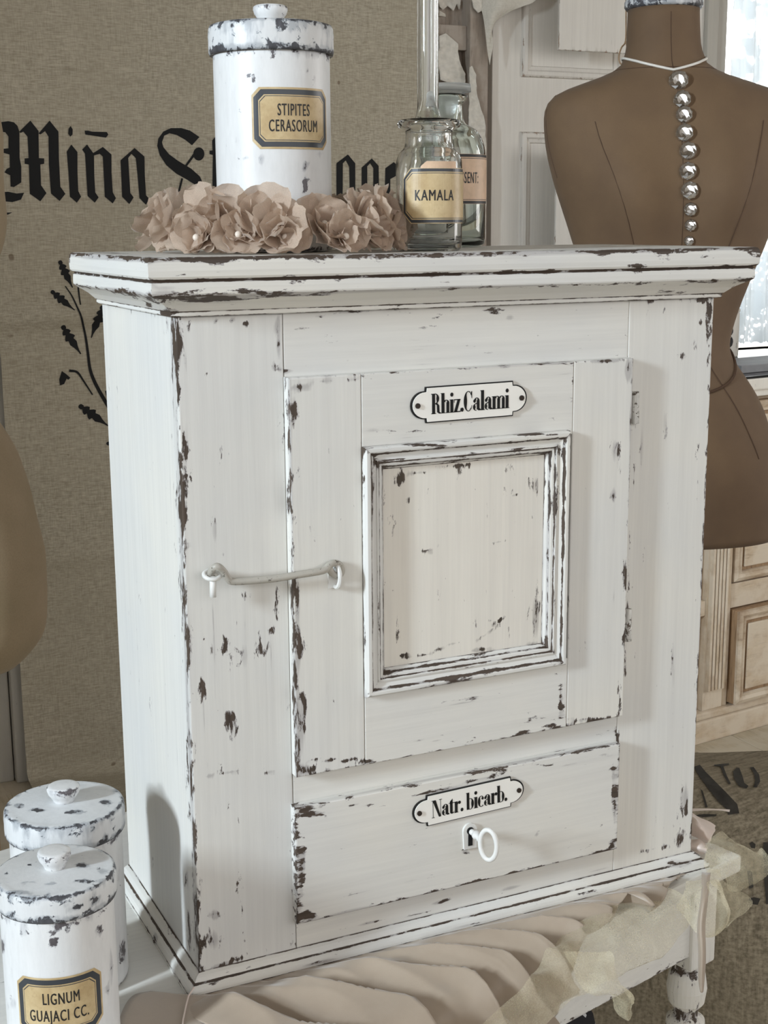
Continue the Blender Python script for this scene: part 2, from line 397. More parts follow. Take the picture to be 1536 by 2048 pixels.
S_('wall_right', [box(X1, X1+.1, -3.0, -1.0, ZF, ZC), box(X1, X1+.1, .1, YW+.12, ZF, ZC), box(X1, X1+.1, -1.0, .1, ZF, .2), box(X1, X1+.1, -1.0, .1, 1.4, ZC)], 'wall')  # opening added to let the side fill light in
S_('wall_front', [box(X0-.1, X1+.1, -3.1, -3.0, ZF, .60)], 'wall')  # unseen low wall, added to hold daylight off the lower banner
S_('ceiling', [box(X0-.1, X1+.1, -3.0, YW+.12, ZC, ZC+.1)], 'wall')
fl = S_('floor', [box(X0, X1, -3.0, YW, ZF-.06, ZF-.022)], 'wall')
pw = .145
px0 = bz(1445, 1461, ZF)[0]; k = 0
for i in range(-12, 12):
    xa = px0+i*pw
    if xa < .35 or xa > 3.2: continue
    jy = 1.1+random.uniform(-.8, .6)
    for (ya, yb) in ((-.3, jy), (jy, YW)):
        v, f, wv = box(xa+.0012, xa+pw-.0012, ya+.001, yb-.001, ZF-.022, ZF, .0015)
        mk('plank', v, f, 'floorw', fl)
S_('floor_under', [box(X0, .33, -3.0, YW, ZF-.022, ZF)], 'floorw')
bpy.data.objects['floor_under'].name = 'floor_left'  # floor slab filling the left side of the room
# window: frame, glazing bars, glass
wn = tag(mk('window_1', *join([box(wl, wl+.045, YW-.03, YW+.05, zs, zt, .004), box(wr_-.045, wr_, YW-.03, YW+.05, zs, zt, .004), box(wl, wr_, YW-.03, YW+.05, zt-.05, zt, .004), box(wl+.5, wl+.55, YW+.01, YW+.05, zs, zt, .003)])[:2], 'trim'), kind='structure')
mk('sill', *box(wl-.03, wr_+.03, YW-.17, YW+.06, zs-.028, zs, .004)[:2], 'pw', wn)
mk('pane', *box(wl+.045, wl+.5, YW+.028, YW+.031, zs, zt-.05)[:2], 'glass', wn)
mk('pane', *box(wl+.55, wr_-.045, YW+.028, YW+.031, zs, zt-.05)[:2], 'glass', wn)
# lace curtains
def curtain(x0, x1, za, zb, y, fold, amp, label, ph=0., tilt=0.):
    n, m = 60, 70; V = []
    for i in range(n):
        v = i/(n-1); z = za+(zb-za)*v
        for j in range(m):
            u = j/(m-1); x = x0+(x1-x0)*u+tilt*(1-v)*.1
            V.append((x, y+amp*math.sin(u*fold+ph+1.2*v)+amp*.4*math.sin(u*fold*2.3+3*v), z+(.006*abs(math.sin(u*40)) if i == 0 else 0)))
    o = mk('lace_curtain', V, grid_faces(n, m), 'lace', smooth=True); tag(o, label, 'curtain'); return o
curtain(wl+.06, wl+.26, zs+.02, zt-.02, YW-.045, 16, .012, 'white lace curtain hanging in the bright window beside the tan dress form')
curtain(wl+.22, wl+.55, zs+.004, zt-.02, YW-.083, 20, .014, 'white lace curtain with deep folds at the right edge of the photo', 1.1, 1)
# panelled door
x_a, x_b = by(971, 300, YW)[0], wl-.03
zt_door = 1.5
dr = tag(mk('door_1', *box(x_a, x_b, YW-.03, YW-.001, ZF+.01, zt_door, .002)[:2], 'doorp'), kind='structure')
ztop2 = by(1050, 265, YW)[2]; zb1 = by(1060, 158, YW)[2]; xl = by(1040, 265, YW-.03)[0]; xr_ = by(1243, 150, YW-.03)[0]
mprof = [(0, .0, .2), (0.002, .006, .7), (.006, .009, .2), (.014, .010, .05), (.018, .006, .25), (.026, .004, .05), (.03, -.004, .3)]
def panelmould(parent, x0, x1, z0, z1, yf, prof=mprof, name='panel_moulding', mat='doorp', blobs=()):
    # prof: (inset, rise, wear)
    path = [(x0, z0), (x1, z0), (x1, z1), (x0, z1)]; nrm = [(0, 1), (-1, 0), (0, -1), (1, 0)]
    V, F, Wv = sweep([(a, b, c) for a, b, c in prof], path, nrm, True, .008)
    V = [(x, yf-r, z) for x, z, r in V]; Wv = blobwear(V, Wv, blobs) if blobs else Wv
    mm = [mat, 'pz'] if mat == 'px' else [mat]; V = np.array(V); mi = []
    for f in F:
        c = V[list(f)].mean(0); mi.append(1 if mat == 'px' and min(abs(c[0]-x0), abs(c[0]-x1)) < min(abs(c[2]-z0), abs(c[2]-z1)) else 0)
    return mk(name, V, [f[::-1] for f in F], mm, parent, wear=Wv, mi=mi)
zq0 = ZF+.18
for (z0, z1) in ((zq0, ztop2), (zb1, 1.32)):
    panelmould(dr, xl, xr_, z0, z1, YW-.03)
    v, f, wv = board(xl+.047, xr_-.047, z0+.055, z1-.047, YW-.1255, .006, r=.003, res=.02, ew=(.6, .55, .8, .5), wd=.006); mk('raised_panel', v, f, 'doorp', dr, wear=wv)
S_('trim_2', [box(x_b, wl+.005, YW-.045, YW, ZF, 1.6, .003)], 'trim')
# weathered frame between banner and door
xp0, xp1, xp2 = by(838, 300, YW-.03)[0]-.03, by(935, 300, YW-.05)[0], by(971, 300, YW-.05)[0]
fr = thing('weathered_frame', 'weathered brown wooden frame with curling white paint between linen banner and panelled door', 'frame', ((xp0+xp2)/2, YW-.03, ZF))
mk('post', *box(xp0, by(872, 300, YW-.05)[0], YW-.055, YW-.002, ZF, 1.6, .003)[:2], 'oldpost', fr)
mk('post', *box(xp1, xp2, YW-.06, YW-.002, ZF, 1.6, .003)[:2], 'oldpost', fr)
mk('back_board', *box(by(872, 300, YW-.05)[0], xp1, YW-.018, YW-.002, ZF, 1.6)[:2], 'oldpost', fr)
for (pa, pb) in ((50, 100), (430, 560)):
    mk('rail', *box(by(872, 300, YW-.05)[0], xp1, YW-.045, YW-.018, by(900, pb, YW-.04)[2], by(900, pa, YW-.04)[2], .003)[:2], 'oldpost', fr)
def flake(P, Y, lab=None):
    f3 = lambda x, y: by(x, y, Y)+np.array([0, -.004*mnoise.noise(Vector((x*.05, y*.08, 0)))-.004, 0])
    V, F, W_ = poly_fill([P], f3, 9); V = np.array(V); n = len(V); V2 = V+np.array([0, .003, 0])
    o = mk('paint_flake', np.vstack([V, V2]), F+[[i+n for i in q][::-1] for q in F], 'flake', fr); return o
flake([(878, 72), (890, 67), (903, 78), (914, 88), (915, 108), (920, 130), (930, 148), (928, 166), (900, 168), (880, 160), (874, 120), (877, 95)], YW-.05)
flake([(938, 135), (943, 132), (950, 150), (951, 180), (958, 210), (968, 240), (971, 290), (970, 480), (940, 480), (936, 240), (937, 200)], YW-.068)
flake([(875, 0), (920, 0), (918, 20), (912, 8), (905, 22), (895, 12), (885, 20), (878, 14)], YW-.025)
flake([(942, 0), (962, 0), (962, 22), (955, 26), (946, 16)], YW-.068)
flake([(878, 22), (890, 28), (890, 34), (877, 32)], YW-.025)
flake([(850, 0), (866, 0), (864, 60), (868, 120), (862, 170), (856, 165), (860, 100), (852, 50)], YW-.062)
# cloth scrap over the corner of the door
def sheet(rows, n=8, amp=.0, fr_=20., seed=0., ridge=0.):
    """rows of world points -> smooth surface"""
    R = [smooth_path(r, n) for r in rows]; m = len(R[0]); colsl = [smooth_path([r[j] for r in R], n) for j in range(m)]
    V = np.array(colsl).transpose(1, 0, 2); N, Mm = V.shape[:2]; V = V.reshape(-1, 3)
    if ridge:
        V = V+np.array([[0, -1, 1]])*np.array([[ridge*(1-2*abs(mnoise.noise(Vector((p[0]*34+p[2]*20+seed, p[1]*16, p[2]*12)))))+ridge*.3*(1-2*abs(mnoise.noise(Vector((p[0]*90-p[2]*60+seed, p[1]*40, p[2]*40)))))] for p in V])
    if amp:
        V = V+np.array([[amp*mnoise.noise(Vector((p[0]*fr_+seed, p[1]*fr_, p[2]*fr_))), amp*mnoise.noise(Vector((p[0]*fr_, p[1]*fr_+seed+9, p[2]*fr_))), amp*mnoise.noise(Vector((p[0]*fr_+5, p[1]*fr_, p[2]*fr_+seed)))] for p in V])
    return V, grid_faces(N, Mm), [0]*len(V)
yc = YW-.075
o = mk('draped_cloth', *sheet([[by(955, -60, yc), by(1010, -60, yc), by(1065, -60, yc), by(1100, -60, yc)], [by(958, 0, yc+.01), by(1000, 2, yc-.01), by(1045, 4, yc), by(1072, 0, yc)], [by(966, 30, yc), by(985, 34, yc-.012), by(1005, 30, yc), by(1030, 18, yc)], [by(974, 95, yc), by(980, 90, yc), by(982, 60, yc), by(986, 46, yc)], [by(980, 130, yc), by(982, 118, yc), by(985, 100, yc), by(986, 90, yc)]], 6, .003, 12)[:2], 'palecl', smooth=True)
tag(o, 'small pale cloth hanging in a point at the top left of the panelled door', 'cloth')
# ================================================================== LINEN BANNER
YB = YW-.085
def bdisp(x, z):
    d = .012*math.sin(x*5.+.6)+.006*math.sin(x*11+z*2)+.004*mnoise.noise(Vector((x*4, z*6, 1)))
    zc = by(200, 640, YB)[2]; d += -.010*math.exp(-((z-zc-.03*x)/.018)**2)+.008*math.exp(-((z-zc+.04-.03*x)/.03)**2)
    zc2 = by(200, 1110, YB)[2]; d += -.006*math.exp(-((z-zc2)/.02)**2)
    return d
b0, b1 = by(22, 1000, YB)[0], by(841, 300, YB)[0]; zb_, zt_ = ZF-.50, 1.5
n, m = 240, 170; V = []
for i in range(n):
    for j in range(m):
        x = b0+(b1-b0)*j/(m-1); z = zb_+(zt_-zb_)*i/(n-1); zz_ = z; over = max(0, ZF+.03-z); V.append((x, YB+bdisp(x, z)-over, max(z, ZF+.012+.006*math.sin(x*9+over*14)) if over else z))
V2 = [(x, y+.002, z) for x, y, z in V]; L = len(V)
bn = thing('linen_banner', 'handwoven linen cloth with black blackletter name and oak branch hanging behind the cabinet', 'banner', ((b0+b1)/2, YB, zb_))
mk('cloth', V+V2, grid_faces(n, m)+[f[::-1] for f in grid_faces(n, m, off=L)], 'linen', bn, smooth=True)
c6 = lambda P: [(x/3.491, 230+y/3.491) for x, y in P]
c7 = lambda P: [(640+x/8.533, 280+y/8.533) for x, y in P]
c3 = lambda P: [(x/3.1025, 440+y/3.1025) for x, y in P]
T = [[(-150, 60), (-60, 60), (0, 50), (60, 42), (100, 50), (125, 75), (138, 115), (140, 300), (152, 360), (152, 470), (100, 503), (78, 498), (75, 420), (35, 400), (50, 375), (72, 365), (70, 275), (22, 262), (25, 235), (62, 232), (62, 150), (40, 120), (0, 115), (-120, 100)],
 [(138, 115), (215, 38), (272, 110), (275, 300), (312, 302), (312, 340), (285, 345), (290, 490), (328, 545), (285, 602), (212, 550), (205, 345), (175, 340), (175, 302), (203, 300), (195, 150), (165, 115), (145, 125)],
 [(272, 128), (350, 38), (412, 115), (415, 300), (425, 500), (460, 550), (420, 600), (360, 548), (345, 350), (342, 150), (318, 112), (285, 135)],
 [(-40, 560), (12, 540), (60, 535), (120, 548), (172, 542), (150, 590), (90, 608), (15, 600)], [(-30, 690), (22, 682), (90, 680), (60, 695), (-25, 710)],
 [(497, 75), (512, 100), (510, 135), (495, 150), (480, 130), (483, 95)],
 [(502, 205), (545, 258), (545, 400), (550, 530), (570, 570), (540, 612), (492, 570), (482, 400), (470, 255)],
 [(595, 108), (620, 108), (650, 115), (750, 118), (760, 135), (745, 157), (600, 135)],
 [(612, 205), (655, 265), (722, 222), (782, 275), (782, 400), (790, 540), (812, 580), (790, 617), (735, 570), (728, 420), (722, 290), (700, 270), (660, 282), (662, 420), (668, 540), (692, 575), (665, 612), (615, 565), (605, 400), (598, 270), (578, 240)],
 [(942, 230), (1010, 290), (1012, 420), (1020, 560), (1042, 585), (1020, 627), (975, 580), (962, 420), (950, 300), (920, 270), (898, 300), (905, 430), (912, 545), (935, 575), (905, 622), (855, 570), (850, 430), (845, 315)],
 [(1385, 155), (1335, 212), (1290, 175), (1230, 140), (1180, 128), (1145, 145), (1130, 190), (1140, 225), (1180, 275), (1240, 320), (1330, 375), (1390, 430), (1415, 490), (1415, 540), (1400, 585), (1370, 618), (1362, 610), (1385, 565), (1385, 530), (1360, 490), (1300, 450), (1230, 410), (1160, 350), (1115, 280), (1098, 215), (1105, 165), (1140, 115), (1190, 92), (1260, 92), (1320, 110)],
 EL(1382, 273, 38, 46), [(1350, 262), (1362, 275), (1300, 360), (1288, 352)], [(1262, 440), (1275, 445), (1248, 552), (1235, 548)],
 [(1365, 618), (1315, 662), (1260, 640), (1200, 605), (1150, 590), (1110, 620), (1105, 650), (1112, 680), (1090, 670), (1082, 620), (1100, 570), (1150, 545), (1210, 543), (1270, 560), (1320, 590), (1352, 608)],
 [(1215, 620), (1225, 632), (1195, 678), (1150, 682), (1148, 675), (1185, 668)],
 [(1540, 95), (1560, 130), (1560, 200), (1600, 240), (1600, 265), (1560, 268), (1562, 560), (1590, 590), (1540, 645), (1480, 590), (1475, 500), (1478, 280), (1455, 275), (1455, 250), (1475, 248), (1472, 180)]]
T = [c6(p) for p in T]
T += [c7(p) for p in [[(460, 250), (590, 400), (585, 960), (625, 1050), (590, 1105), (490, 1010), (480, 460), (420, 350), (365, 400), (360, 960), (390, 1050), (370, 1110), (250, 1010), (250, 400)],
 [(890, 315), (860, 395), (805, 450), (800, 1040), (850, 1110), (840, 1130), (700, 1060), (705, 470)], [(890, 315), (1010, 440), (1010, 1180), (960, 1400), (800, 1500), (860, 1300), (905, 1150), (915, 480), (860, 395)],
 [(1280, 375), (1400, 480), (1400, 570), (1215, 665), (1210, 1010), (1300, 1080), (1390, 1040), (1400, 1070), (1290, 1210), (1110, 1080), (1130, 480)],
 [(1540, 60), (1480, 110), (1440, 155), (1450, 185), (1520, 150)]]]
# oak branch
def leaf(tip, base, wd=.36, mir=1):
    t, b = np.array(tip, float), np.array(base, float); ax = b-t; Ln = np.linalg.norm(ax); ax /= Ln; nx = np.array([-ax[1], ax[0]])
    pr = [(0, .04), (.03, .09), (.10, .10), (.14, .06), (.2, .15), (.27, .19), (.31, .09), (.4, .2), (.46, .23), (.5, .12), (.62, .16), (.75, .08), (.88, .035), (1, .02)]
    return [tuple(t+ax*Ln*u+nx*Ln*v*wd*2) for u, v in pr]+[tuple(b+ax*0-nx*Ln*v*wd*2+ax*Ln*(u-1)) for u, v in pr[::-1]]
def stroke(P, ws):
    P = smooth_path([(a, b) for a, b in P], 5); Lf = []; Rt = []
    for i, p in enumerate(P):
        a, b = P[max(0, i-1)], P[min(len(P)-1, i+1)]; d = (b-a)/np.linalg.norm(b-a); nn = np.array([-d[1], d[0]]); wv = ws[0]+(ws[1]-ws[0])*i/(len(P)-1)
        Lf.append(tuple(p+nn*wv)); Rt.append(tuple(p-nn*wv))
    return Lf+Rt[::-1]
T += [c3(p) for p in [stroke([(405, 410), (450, 480), (490, 580), (530, 700), (545, 820), (560, 930), (600, 1030), (680, 1170), (760, 1300)], (3, 13)), stroke([(430, 935), (480, 945), (520, 1000), (575, 1085)], (8, 4)),
 stroke([(485, 415), (490, 470), (497, 525)], (5, 4)), leaf((370, 252), (450, 420)), leaf((318, 440), (458, 558)), leaf((634, 530), (570, 732)), leaf((388, 655), (502, 832)), leaf((492, 1150), (672, 1278)),
 [(385, 938), (410, 955), (438, 980), (425, 992), (415, 985), (400, 1018), (375, 1028), (370, 990)], EL(672, 1386, 14, 12), stroke([(657, 1060), (668, 1100)], (6, 6))]]
def onb(x, y):
    p = by(x, y, YB); return (p[0], YB+bdisp(p[0], p[2])-.0012, p[2])
nb = len(T)-14
for nm_, ids in [('letter', range(0, 5)), ('letter', (5, 6)), ('letter', (7, 8)), ('letter', (9,)), ('letter', range(10, 16)), ('letter', (16,)), ('letter', (17,)), ('letter', (18, 19)), ('letter', (20, 21)), ('branch', (22, 23, 24)), ('oak_leaf', (25,)), ('oak_leaf', (26,)), ('oak_leaf', (27,)), ('oak_leaf', (28,)), ('oak_leaf', (29,)), ('acorn', (30,)), ('acorn', (31,)), ('twig', (32,))]:
    V, F, W_ = poly_fill([T[i] for i in ids], onb, 8); mk(nm_, V, F, 'ink', bn)
# pale trim left of the banner
S_('trim_3', [box(b0-.02, b0+.045, YW-.05, YW-.001, ZF, 1.6, .006), box(b0-.12, b0-.022, YW-.03, YW-.001, ZF, 1.6, .004)], 'trim')

# ================================================================== TABLE (turned about 14.5 deg against the cabinet)
TA = math.radians(14.5); CO = np.array([.545, .012])          # front right corner of the table (leg outer corner)
ca, sa = math.cos(TA), math.sin(TA)
def tw(u, v): return (CO[0]+ca*u-sa*v, CO[1]+sa*u+ca*v)          # u along the front edge (negative = left), v towards the back
def tbl(part): return xf(part, TA, (CO[0], CO[1], 0), (0, 0))
TL, TD = .86, .46
tb = thing('table', 'white painted wooden table with turned legs carrying the cabinet and canisters', 'table', (*tw(-TL/2, TD/2), ZF))
mk('tabletop', *tbl(box(-TL-.015, .012, -.018, TD+.018, -.018, 0, .003, .1))[:2], 'px', tb)
mk('apron', *tbl(board(-TL+.036, -.036, -.103, -.018, .004, .018, res=.01, ew=(0, 0, .9, 0), wd=.003))[:2], 'px', tb, wear=board(-TL+.036, -.036, -.103, -.018, .004, .018, res=.01, ew=(0, 0, .9, 0), wd=.003)[2])
mk('apron', *tbl(box(-TL+.036, -.036, TD-.02, TD-.004, -.103, -.018, .001))[:2], 'px', tb)
mk('apron', *tbl(box(-.022, -.004, .036, TD-.036, -.103, -.018, .001))[:2], 'py', tb)
mk('apron', *tbl(box(-TL+.004, -TL+.022, .036, TD-.036, -.103, -.018, .001))[:2], 'py', tb)
lp = [(.010, -.62), (.014, -.60), (.017, -.45), (.0145, -.30), (.012, -.255, .3), (.018, -.245, .2), (.019, -.235, .5), (.014, -.226, .2), (.013, -.215), (.0175, -.20), (.020, -.192, .6), (.0195, -.184), (.012, -.178, .6), (.0125, -.172, .7), (.0185, -.163, .2), (.0205, -.148, .15), (.0185, -.133, .2), (.0145, -.126, .8), (.018, -.122, .7), (.018, -.1165, .5)]
for (u, v) in ((-.019, .019), (-TL+.019, .019), (-.019, TD-.019), (-TL+.019, TD-.019)):
    c = tw(u, v)
    A = lathe([p if len(p) > 2 else p+(.05,) for p in lp], (c[0], c[1], 0), 28, sub=.004)
    B = tbl(box(u-.019, u+.019, v-.019, v+.019, -.118, -.018, .0025, .12))
    V, F, W_ = join([A, B]); mk('leg', V, F, 'pz', tb, wear=W_)

# ================================================================== CABINET
W, D, HB, HT, H0 = .50, .217, .550, .5944, .0155
cb = thing('cabinet', 'distressed white painted wall cabinet with one door and drawer standing on the table', 'cabinet', (W/2, D/2, 0))
CH = [  # wear seen on the face frame: px, py, rx, ry, strength
 (356, 690, 10, 70, .9), (378, 655, 7, 18, .8), (374, 720, 4, 50, .55), (372, 800, 4, 50, .4), (366, 1030, 12, 35, .85), (372, 900, 10, 120, .6), (380, 1090, 12, 12, .6), (378, 1290, 10, 80, .55), (382, 1480, 10, 150, .5), (396, 1790, 14, 60, .6), (403, 1940, 18, 20, .7),
 (433, 641, 5, 5, .8), (463, 641, 9, 7, .8), (490, 648, 8, 10, .85), (443, 676, 5, 4, .7), (413, 748, 7, 8, .65), (455, 748, 10, 6, .65), (553, 655, 6, 30, .95), (554, 690, 6, 40, .7), (550, 730, 10, 12, .5),
 (430, 1060, 12, 40, .45), (445, 1110, 8, 14, .5), (551, 1200, 9, 70, .6), (541, 1262, 10, 8, .75), (470, 1090, 5, 40, .4), (410, 1275, 8, 12, .6), (425, 1300, 12, 25, .5), (450, 1295, 6, 30, .5), (480, 1310, 30, 40, .42), (520, 1300, 15, 40, .42), (500, 1180, 6, 60, .35), (460, 1445, 30, 40, .42), (455, 1545, 28, 8, .6), (420, 1552, 12, 8, .65), (545, 1545, 25, 8, .45), (478, 1750, 5, 55, .55), (482, 1850, 6, 40, .55), (430, 1830, 30, 12, .6), (420, 1880, 30, 25, .5), (450, 1930, 60, 10, .75, -.4), (560, 1440, 12, 100, .3), (405, 1400, 10, 60, .45), (440, 1620, 30, 40, .3),
 (640, 634, 20, 4, .5), (700, 622, 60, 4, .6), (780, 616, 60, 3, .55), (985, 622, 40, 8, .6), (1020, 634, 12, 10, .5), (900, 618, 40, 4, .5), (1150, 600, 80, 3, .4), (1020, 665, 30, 4, .3), (565, 742, 25, 5, .7),
 (1415, 640, 9, 50, .85), (1418, 740, 6, 80, .6), (1405, 600, 22, 8, .75), (1300, 600, 20, 8, .5), (1402, 645, 8, 10, .8), (1352, 692, 10, 5, .6), (1362, 712, 14, 10, .5), (1390, 690, 8, 30, .45), (1270, 830, 4, 30, .9), (1268, 960, 5, 80, .55), (1258, 1090, 5, 70, .55), (1254, 1230, 5, 60, .8), (1250, 1320, 5, 60, .6), (1330, 850, 5, 50, .5), (1395, 920, 6, 90, .45), (1345, 1330, 4, 60, .5), (1370, 1600, 14, 50, .65), (1360, 1680, 14, 30, .55), (1235, 1470, 8, 30, .6), (1390, 1280, 5, 120, .4), (1280, 900, 12, 60, .3), (1340, 1010, 6, 50, .45),
 (930, 1748, 30, 5, .6, -.2), (880, 1805, 26, 5, .75, -.25), (830, 1830, 60, 5, .6, -.2), (740, 1845, 40, 6, .6, -.2), (1020, 1775, 30, 6, .6, -.2), (1080, 1760, 60, 4, .4, -.2), (1200, 1740, 40, 5, .4, -.2), (1300, 1700, 40, 8, .4, -.2), (1320, 1650, 12, 20, .4)]
dx0, dx1, dz0, dz1 = .0890, .4068, .1736, .5010
rx0, rx1, rz0, rz1 = .0843, .4047, .0430, .1474
dx0 = by(567, 760, 0)[0]; rx0 = by(583, 1700, 0)[0]; js0, js1 = dx0+.0006, by(1258, 640, 0)[0]
YD = -.0105
for (x0, x1, e) in ((0, js0, (.80, .25, .3, .3)), (js1, W, (.25, .7, .3, .3))):
    V, F, W_ = board(x0+.0000, x1-.0002, 0, HB, 0, .018, r=.0011, res=.003, ew=e, blobs=CH, wd=.0035)
    mk('stile', V, F, 'pz', cb, wear=W_)
for (z0, z1) in ((dz1-.006, HB), (rz1-.004, dz0+.006), (0, rz0+.006)):
    V, F, W_ = board(js0+.0002, js1-.0002, z0, z1, .0003, .018, r=.0006, res=.003, ew=(.25, .25, .1, .1), blobs=CH, wd=.002)
    mk('rail', V, F, 'px', cb, wear=W_)
# sides (grids facing out), back, bottom
def sideboard(X, sgn, blobs):
    V, F, W_ = board(0, D-.0004, 0, HB, 0, .016, r=.0012, res=.004, ew=(.55, .3, .2, .3), blobs=(), wd=.006)
    V = np.asarray(V); U = np.stack([X+sgn*-V[:, 1], .0004+V[:, 0], V[:, 2]], 1)
    if blobs: W_ = blobwear(U, W_, blobs)
    return U, F, W_
V, F, W_ = sideboard(.0001, -1, [(335, 650, 10, 30, .5), (342, 760, 5, 100, .35), (350, 1000, 5, 120, .3), (378, 1860, 8, 60, .5), (372, 1760, 8, 30, .5)])
V[:, 0] = .0001+(.0001-V[:, 0])*-1*1 if False else V[:, 0]
V = np.asarray(V); V[:, 0] = 2*.0001-V[:, 0] if V[:, 0].min() < -.005 else V[:, 0]
mk('side_panel', V, F, 'pz', cb, wear=W_)
V, F, W_ = sideboard(W-.0001, 1, [])
V = np.asarray(V); V[:, 0] = 2*(W-.0001)-V[:, 0] if V[:, 0].max() > W+.005 else V[:, 0]
mk('side_panel', V, F, 'pz', cb, wear=W_)
mk('back_panel', *box(.017, W-.017, D-.010, D-.001, .002, HB-.002)[:2], 'barewood', cb)
mk('bottom_board', *box(.017, W-.017, .019, D-.011, .002, .016)[:2], 'barewood', cb)
# top board + cornice
pr = [(.000, 0, .1), (.0230, 0, .25), (.0250, -.0004, .95), (.0260, -.0016, 1.0), (.0265, -.0028, .7), (.0268, -.005, .15), (.0270, -.010, 0), (.0266, -.0142, .15), (.0255, -.0158, .5), (.0232, -.0164, 1.15), (.0226, -.0172, 1.3), (.0232, -.0180, 1.1), (.0240, -.0187, .2), (.0243, -.022, 0), (.0243, -.0262, .1), (.0238, -.0275, .65), (.0225, -.0285, .62), (.0200, -.0300, .3), (.0160, -.0322, 0), (.0115, -.0350, 0), (.0080, -.0380, 0), (.0058, -.0400, .1), (.0052, -.0403, .95), (.0046, -.0408, .95), (.0046, -.0414, .2), (.0046, -.0432, .1), (.0040, -.0442, .9), (-.0002, -.0447, 1.2), (-.001, -.0448, 1.)]
CB = [(420, 596, 120, 12, .8), (330, 590, 45, 22, .75), (560, 588, 120, 8, .75), (250, 585, 60, 9, .75, .2), (175, 572, 30, 5, .4, .2), (880, 570, 120, 6, .45), (820, 512, 300, 5, .8), (420, 522, 100, 6, .85), (1250, 503, 250, 4, .7), (1340, 580, 60, 20, .4), (1485, 560, 16, 9, .65), (1505, 505, 10, 6, .6), (300, 520, 20, 8, .7), (335, 625, 25, 10, .8), (300, 600, 12, 25, .7), (1270, 533, 30, 4, .6), (980, 508, 200, 4, .7), (240, 505, 60, 5, .6)]
pr2 = [(a, HT+b, c) for a, b, c in pr]
V, F, W_ = sweep(pr2, [(0, D), (0, 0), (W, 0), (W, D)], [(-1, 0), (0, -1), (1, 0)], sub=.005, blobs=CB)
side_mi = lambda V, F: [1 if (max(V[i][0] for i in f) < .0 and max(V[i][1] for i in f)-min(V[i][1] for i in f) > .003) or (min(V[i][0] for i in f) > W and max(V[i][1] for i in f)-min(V[i][1] for i in f) > .003) else 0 for f in F]
mk('cornice', V, F, ['px', 'py'], cb, wear=W_, mi=side_mi(V, F))
V, F, W_ = box(-.002, W+.002, -.002, D, HT-.012, HT-.0002)
gx, gy = np.meshgrid(np.linspace(-.0001, W+.0001, 120), np.linspace(-.0001, D, 50)); gv = np.stack([gx.ravel(), gy.ravel(), np.full(gx.size, HT)], 1)
V2 = list(V)+gv.tolist(); F2 = list(F)+grid_faces(50, 120, off=len(V)); W2 = list(W_)+[.1+.25*max(0, 1-min(x, W-x, y)/.02) for x, y, z in gv]
mk('top_board', V2, F2, 'px', cb, wear=W2)
# base moulding
bp = [(.0002, H0+.0010, 1.2), (.0006, H0+.0004, .9), (.0016, H0+.0002, .1), (.004, H0-.0010, .1), (.0058, H0-.0030, .1), (.0064, H0-.0046, .1), (.0064, H0-.0052, 1.0), (.0070, H0-.0058, 1.2), (.0078, H0-.0060, .9), (.0090, H0-.0064, .1), (.0112, H0-.0080, .0), (.0124, H0-.0104, .0), (.0128, .0034, .1), (.0128, .0028, .9), (.0122, .0024, 1.2), (.0124, .0018, .9), (.0134, .0014, .1), (.0134, 0, .6)]
BB = [(420, 1968, 40, 8, .3), (640, 1925, 40, 4, .6, -.2), (930, 1850, 60, 5, .5, -.2), (1180, 1785, 40, 6, .8, -.2), (1360, 1730, 40, 14, .55), (345, 1950, 20, 40, .5), (310, 1880, 8, 20, .8), (1060, 1830, 40, 5, .6)]
V, F, W_ = sweep(bp, [(0, D), (0, 0), (W, 0), (W, D)], [(-1, 0), (0, -1), (1, 0)], sub=.005, blobs=BB)
mk('base_moulding', V, F, ['px', 'py'], cb, wear=W_, mi=side_mi(V, F))
# door
door = thing_door = mk('door', *box(dx0+.004, dx1-.004, -.003, -.0004, dz0+.004, dz1-.004)[:2], 'pz', cb)
ix0, ix1, iz0, iz1 = .1462, .3405, .2340, .4430
DB = [(600, 775, 30, 12, .75), (590, 820, 8, 40, .7), (650, 765, 50, 5, .55), (700, 758, 40, 4, .55), (740, 750, 80, 3, .5), (1010, 732, 20, 5, .65), (1100, 726, 60, 4, .6), (1215, 722, 50, 6, .75), (1255, 740, 9, 30, .85), (1262, 850, 4, 80, .6), (1240, 1400, 8, 60, .6), (1250, 1150, 5, 60, .7), (1190, 1440, 60, 6, .8), (1110, 1455, 25, 7, .9), (1060, 1462, 40, 4, .7), (900, 1482, 140, 4, .5), (700, 1520, 120, 4, .75), (612, 1540, 20, 14, .8), (606, 1440, 8, 90, .7), (598, 1290, 8, 60, .7), (596, 1200, 7, 80, .6), (590, 1100, 6, 80, .55), (586, 950, 6, 80, .55), (1122, 1400, 7, 40, .75), (940, 1395, 100, 5, .5, -.17), (1230, 900, 20, 30, .4), (1240, 930, 8, 40, .5), (1225, 990, 18, 16, .4), (1145, 760, 5, 12, .5), (1000, 850, 140, 3, .4), (745, 860, 20, 8, .3), (620, 860, 20, 50, .25), (1150, 700, 60, 4, .4)]
def dp(nm, x0, x1, z0, z1, mat, ew, parent, yf=YD, blobs=DB, wd=.004, r=.0012):
    V, F, W_ = board(x0, x1, z0, z1, yf, -.0002-yf, r=r, res=.003, ew=ew, blobs=blobs, wd=wd); return mk(nm, V, F, mat, parent, wear=W_)
sj0, sj1 = by(724, 860, YD)[0], by(1146, 800, YD)[0]
dp('stile', dx0, sj0-.0002, dz0, dz1, 'pz', (.85, .15, .6, .5), door)
dp('stile', sj1+.0002, dx1, dz0, dz1, 'pz', (.15, .65, .7, .6), door)
